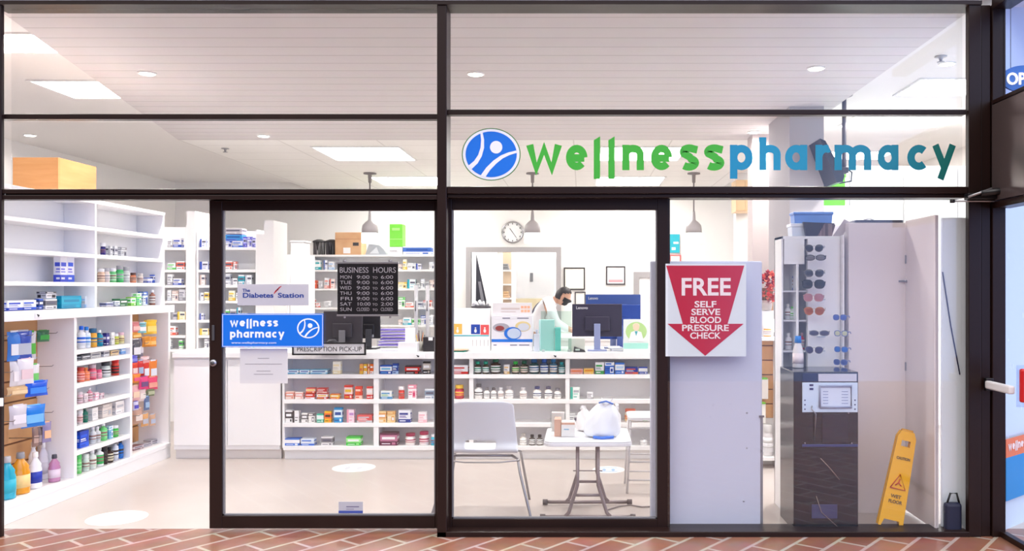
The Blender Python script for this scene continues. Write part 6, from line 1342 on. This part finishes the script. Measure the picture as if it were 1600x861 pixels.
def picture(lab, px0, py0, px1, py1, fc, pc, Y=None, mark=None):
    global t
    Y = Y or WB-.03; x0, x1, z0, z1 = PX(px0, Y), PX(px1, Y), PZ(py1, Y), PZ(py0, Y)
    t = thing('framed_certificate', lab, 'picture frame', ((x0+x1)/2, Y, z0)); f = .022; m = MB(mat(fc, .4))
    m.box(x0, Y, z0, x0+f, Y+.028, z1).box(x1-f, Y, z0, x1, Y+.028, z1).box(x0+f, Y, z0, x1-f, Y+.028, z0+f).box(x0+f, Y, z1-f, x1-f, Y+.028, z1).build('frame', t)
    MB(mat(pc, .5)).box(x0+f, Y+.008, z0+f, x1-f, Y+.022, z1-f).build('print', t)
    if mark: MB(mat(mark, .5)).box(x0+f*2, Y+.006, z0+f*2, x1-f*2, Y+.008, z0+f*2+.05).build('print_band', t)
picture('thin black framed certificate right of the rear window', 881, 418, 914, 453, (50, 46, 50), (246, 242, 232))
picture('lower pale framed sheet behind the seated worker', 898, 456, 915, 478, (90, 86, 90), (248, 244, 236))
picture('black framed certificate with red seal line on the rear wall', 947, 416, 977, 445, (60, 54, 60), (242, 240, 242), mark=(226, 170, 176))
# rear office content behind the interior window
Yo = WB+.5
t = thing('leaning_board', 'dark board leaning inside the rear window, left pane', 'board', (PX(755, Yo), Yo, PZ(512, Yo)))
MB(mat((60, 60, 70), .4)).prism([(PX(743, Yo), PZ(512, Yo)), (PX(766, Yo), PZ(512, Yo)), (PX(762, Yo), PZ(480, Yo)), (PX(744, Yo), PZ(396, Yo))], Yo, Yo+.04).build('board_body', t)
MB(mat((150, 148, 156), .4)).prism([(PX(747, Yo), PZ(440, Yo)), (PX(751, Yo), PZ(440, Yo)), (PX(762, Yo), PZ(500, Yo)), (PX(757, Yo), PZ(503, Yo))], Yo-.01, Yo-.002).build('light_strip', t)
MB(mat((60, 60, 70), .4)).box(PX(745, Yo), Yo+.01, 0, PX(765, Yo), Yo+.03, PZ(511.5, Yo)).build('base', t)
t = thing('office_shelf', 'tan shelf with folded cloths seen through the rear window', 'shelving', (PX(790, Yo), Yo+.2, 0))
MB(mat((226, 200, 170), .6)).box(PX(777, Yo), Yo+.32, 0, PX(797, Yo), Yo+.34, PZ(392, Yo)).build('back_panel', t)
for p in (424, 446, 468, 500): MB(SH).box(PX(776, Yo), Yo+.02, PZ(p, Yo), PX(797, Yo), Yo+.32, PZ(p, Yo)+.03).build('shelf', t)
for k, (p, c_) in enumerate(((424, (150, 148, 152)), (468, (232, 190, 140)), (500, (226, 170, 110)))):
    zc = PZ(p, Yo)+.032; tt = t; o = thing('folded_cloth', ['grey folded cloth on the upper office shelf', 'tan folded cloth on the middle office shelf', 'brown folded cloth on the lowest office shelf'][k], 'cloth', (PX(787, Yo), Yo+.15, zc))
    for j in range(3): MB(mat(c_, .8)).box(PX(779+j, Yo), Yo+.06, zc+j*.04, PX(795-j, Yo), Yo+.26, zc+.036+j*.04, c=.012).build('fold', o)
    t = tt
t = thing('office_fill_light', 'added ceiling light brightening the small rear office', 'ceiling light', (PX(810, Yo+.5), Yo+.5, 3.0)); MB(WHITE).box(wx0-.4, Yo+.1, 2.985, wx1+.4, Yo+.9, 3.0).build('frame', t); MB(LEMIT).box(wx0-.35, Yo+.15, 2.975, wx1+.35, Yo+.85, 2.984).build('diffuser', t)  # added light, out of view, makes the office behind the window bright
t = thing('office_cabinet', 'white cupboard with cream base inside the rear window, right pane', 'cabinet', (PX(840, Yo), Yo+.4, 0))
MB(WHITE).box(PX(806, Yo+.3), Yo+.3, PZ(466, Yo), PX(866, Yo+.3), Yo+.7, PZ(398, Yo), c=.004).build('body', t); MB(mat((250, 232, 190), .5)).box(PX(806, Yo+.3), Yo+.28, 0, PX(866, Yo+.3), Yo+.7, PZ(467, Yo), c=.004).build('lower_body', t)
MB(GREY).box(PX(828, Yo+.3), Yo+.285, PZ(440, Yo), PX(833, Yo+.3), Yo+.299, PZ(426, Yo), c=.003).build('lock', t)
# wall sheet stack at far right, blue green box
wsY = 7.5
t, x0, x1, z0, z1 = box3('wall_cabinet', 'light wood wall cabinet high behind the board', 'cabinet', 1150, 1178, 281, 330, 7.6, .4, (240, 206, 160), zb=PZ(330, 7.6)); MB(mat((232, 196, 150), .5)).box(x0+.01, 7.585, z0+.01, (x0+x1)/2-.003, 7.6, z1-.01).box((x0+x1)/2+.003, 7.585, z0+.01, x1-.01, 7.6, z1-.01).build('door', t)
struct(MB(WALL).box(PX(1150, 8.0), 8.0, 0, PX(1182, 8.0), 8.2, 3.38).build('wall_fin_rear'))
t, x0, x1, z0, z1 = box3('notice_board', 'teal patterned poster on the rear wall above the white board', 'poster', 1047, 1062, 366, 395, WB-.03, .028, (40, 180, 200), 'sheet', zb=PZ(395, WB-.03)); MB(mat((220, 240, 240), .5)).box(x0+.03, WB-.033, z0+.05, x0+.1, WB-.03, z0+.1).box(x0+.06, WB-.033, z0+.16, x1-.02, WB-.03, z0+.20).build('print', t)
picture('small red framed certificate just above the white board', 1046, 398, 1064, 414, (220, 110, 110), (248, 240, 240))
# ---- worker behind the counter: leaning forward, head bent down to the right
hY = 5.6
HX, HZ = PX(880, hY), PZ(463, hY)
t = thing('person', 'dark-haired person in a black face mask bending over behind the counter', 'person', (HX-.25, hY, 0))
skin = mat((206, 160, 136), .5); coat = mat((238, 238, 242), .7); vest = mat((70, 72, 96), .7); trou = mat((50, 52, 64), .8); hair = noise_mat('dark_hair', (34, 30, 34), (60, 54, 58), 30, .5, (1, 1, 6), .3)
def skinned(name, verts, edges, radii, m, parent, root=0, sub=2):
    me = bpy.data.meshes.new(name); me.from_pydata([Vector(v)-parent.location for v in verts], edges, []); me.materials.append(m)
    o = bpy.data.objects.new(name, me); COL.objects.link(o); o.parent = parent
    sk = o.modifiers.new('skin', 'SKIN'); sk.use_smooth_shade = True
    if not me.skin_vertices: 
        me.update()
    lay = me.skin_vertices[0] if me.skin_vertices else None
    if lay is None:
        bpy.context.view_layer.objects.active = o; o.select_set(True)
        bpy.ops.mesh.customdata_skin_add(); lay = me.skin_vertices[0]
    for i, r_ in enumerate(radii): lay.data[i].radius = (r_, r_) if not isinstance(r_, tuple) else r_; lay.data[i].use_root = (i == root)
    sb = o.modifiers.new('sub', 'SUBSURF'); sb.levels = sub; sb.render_levels = sub
    return o
hx, hz = HX, HZ
# joints: pelvis, waist, chest, neck base, neck, skull
pel = (hx-.42, hY+.02, .93); wai = (hx-.37, hY, 1.10); che = (hx-.24, hY, 1.30); nb = (hx-.13, hY, 1.42); nk = (hx-.07, hY, 1.46)
sl, sr = (hx-.20, hY+.17, 1.38), (hx-.20, hY-.17, 1.38); el, er = (hx-.10, hY+.22, 1.12), (hx-.10, hY-.24, 1.12); wl, wr = (hx+.10, hY+.12, 1.04), (hx+.10, hY-.13, 1.04)
kl, kr = (hx-.36, hY+.10, .50), (hx-.36, hY-.10, .50); al, ar = (hx-.42, hY+.10, .09), (hx-.42, hY-.10, .09); tl, tr = (hx-.28, hY+.11, .04), (hx-.28, hY-.11, .04)
hl, hr = (hx-.42, hY+.09, .88), (hx-.42, hY-.09, .88)
V = [pel, wai, che, nb, nk, sl, el, wl, sr, er, wr, hl, kl, al, tl, hr, kr, ar, tr]
E = [(0, 1), (1, 2), (2, 3), (3, 4), (2, 5), (5, 6), (6, 7), (2, 8), (8, 9), (9, 10), (0, 11), (11, 12), (12, 13), (13, 14), (0, 15), (15, 16), (16, 17), (17, 18)]
RR = [.12, .105, .13, .06, .052, .058, .042, .028, .058, .042, .028, .08, .055, .038, .035, .08, .055, .038, .035]
# hands: palm and five fingers each, continued from the wrists
for wi, s_ in ((7, 1), (10, -1)):
    w0 = Vector(V[wi]); b_ = len(V); V.append(tuple(w0+Vector((.05, 0, -.015)))); RR.append((.024, .034)); E.append((wi, b_))
    for k in range(4):
        base_ = w0+Vector((.085, (k-1.5)*.020, -.02)); i0 = len(V); V.append(tuple(base_)); V.append(tuple(base_+Vector((.030+.004*(k in (1, 2)), 0, -.010)))); V.append(tuple(base_+Vector((.050+.007*(k in (1, 2)), 0, -.030)))); RR += [.0095, .0085, .0075]; E += [(b_, i0), (i0, i0+1), (i0+1, i0+2)]
    i0 = len(V); V.append(tuple(w0+Vector((.05, -s_*.035, -.018)))); V.append(tuple(w0+Vector((.078, -s_*.045, -.028)))); RR += [.010, .0085]; E += [(b_, i0), (i0, i0+1)]
skinned('body', V, E, RR, skin, t)
# head joins the neck: shaped ellipsoid with nose, ears, mask
Hm = Matrix.Translation(Vector((hx, hY, hz)) - t.location) @ Euler((0, R(28), 0)).to_matrix().to_4x4()   # faces +x, tipped down
def headmesh(name, m, fn, nu=32, nv=20, keep=None, parent=t):
    vs, fs = [], []
    for j in range(nv+1):
        ph = math.pi*j/nv
        for i in range(nu): th = 2*math.pi*i/nu; vs.append(Hm @ Vector(fn(math.sin(ph)*math.cos(th), math.sin(ph)*math.sin(th), math.cos(ph))))
    for j in range(nv):
        for i in range(nu):
            f = (j*nu+i, (j+1)*nu+i, (j+1)*nu+(i+1) % nu, j*nu+(i+1) % nu)
            if keep:
                ph = math.pi*(j+.5)/nv; th = 2*math.pi*(i+.5)/nu
                if not keep(math.sin(ph)*math.cos(th), math.sin(ph)*math.sin(th), math.cos(ph)): continue
            fs.append(f)
    q = MB(m); q.add(vs, fs, None, True); return q.build(name, parent, local=True)
def hf(x, y, z, k=1.0):
    X = .095*x; Yy = .076*y*(1-.18*max(0, -z)); Z = .118*z
    if x > 0 and z < .1: X *= 1+.05*x
    nose = math.exp(-((y/.16)**2+((z+.12)/.16)**2))*(x > 0); X += .024*nose
    if z < -.55: X += .012*max(0, x)
    return (X*k, Yy*k, Z*k)
headmesh('head', skin, hf)
for s_ in (-1, 1):
    q = MB(skin); q.lathe([(0, -.03), (.010, -.024), (.013, 0), (.010, .024), (0, .03)], 0, 0, 0, n=12, sx=1.3, sy=.5); me_ = q.build('ear', t, local=True); me_.data.transform(Hm @ Matrix.Translation((-.008, s_*.078, -.01)))
    q = MB(mat((240, 240, 240), .3)); q.lathe([(0, -.007), (.008, -.004), (.010, 0), (.008, .004), (0, .007)], 0, 0, 0, n=10); o = q.build('eye', t, local=True); o.data.transform(Hm @ Matrix.Translation((.081, s_*.030, .012)))
    q = MB(mat((40, 30, 28), .3)); q.lathe([(0, -.0045), (.004, 0), (0, .0045)], 0, 0, 0, n=8); o = q.build('pupil', t, local=True); o.data.transform(Hm @ Matrix.Translation((.0895, s_*.030, .010)))
headmesh('hair', hair, lambda x, y, z: tuple(c*1.10+.002*math.sin(40*y+30*z) for c in hf(x, y, z)), keep=lambda x, y, z: z > .38+.35*(x > .1)*max(0, x) - .95*max(0, -x) or (x < -.15 and z > -.45))
headmesh('face_mask', mat((26, 26, 30), .7), lambda x, y, z: tuple(c*1.07 for c in hf(x, y, z)), keep=lambda x, y, z: x > .25 and -.85 < z < -.06)
# clothes
skinned('coat', [wai, che, nb, sl, el, (wl[0]-.03, wl[1], wl[2]), sr, er, (wr[0]-.03, wr[1], wr[2]), (hx-.42, hY, .95), (hx-.41, hY, .74)], [(0, 1), (1, 2), (1, 3), (3, 4), (4, 5), (1, 6), (6, 7), (7, 8), (0, 9), (9, 10)], [.13, .152, .078, .088, .062, .046, .088, .062, .046, .14, .155], coat, t)
skinned('vest', [wai, che, (hx-.17, hY, 1.385)], [(0, 1), (1, 2)], [.132, .158, .10], vest, t)
skinned('trousers', [pel, hl, kl, (al[0], al[1], .12), hr, kr, (ar[0], ar[1], .12)], [(0, 1), (1, 2), (2, 3), (0, 4), (4, 5), (5, 6)], [.128, .092, .068, .052, .092, .068, .052], trou, t)
for s_ in (1, -1): MB(BLACK).box(hx-.47, hY+s_*.10-.045, .0, hx-.22, hY+s_*.10+.045, .075, c=.03).build('shoe', t)
# work bench the person leans on
t = thing('work_bench', 'white work bench behind the counter where the worker leans', 'bench', (hx+.3, hY, 0))
MB(SH).box(hx-.12, hY-.5, .93, hx+1.0, hY+.5, .97, c=.004).build('benchtop', t); MB(SH).box(hx-.02, hY-.46, 0, hx+.95, hY+.46, .93, c=.003).build('base', t)
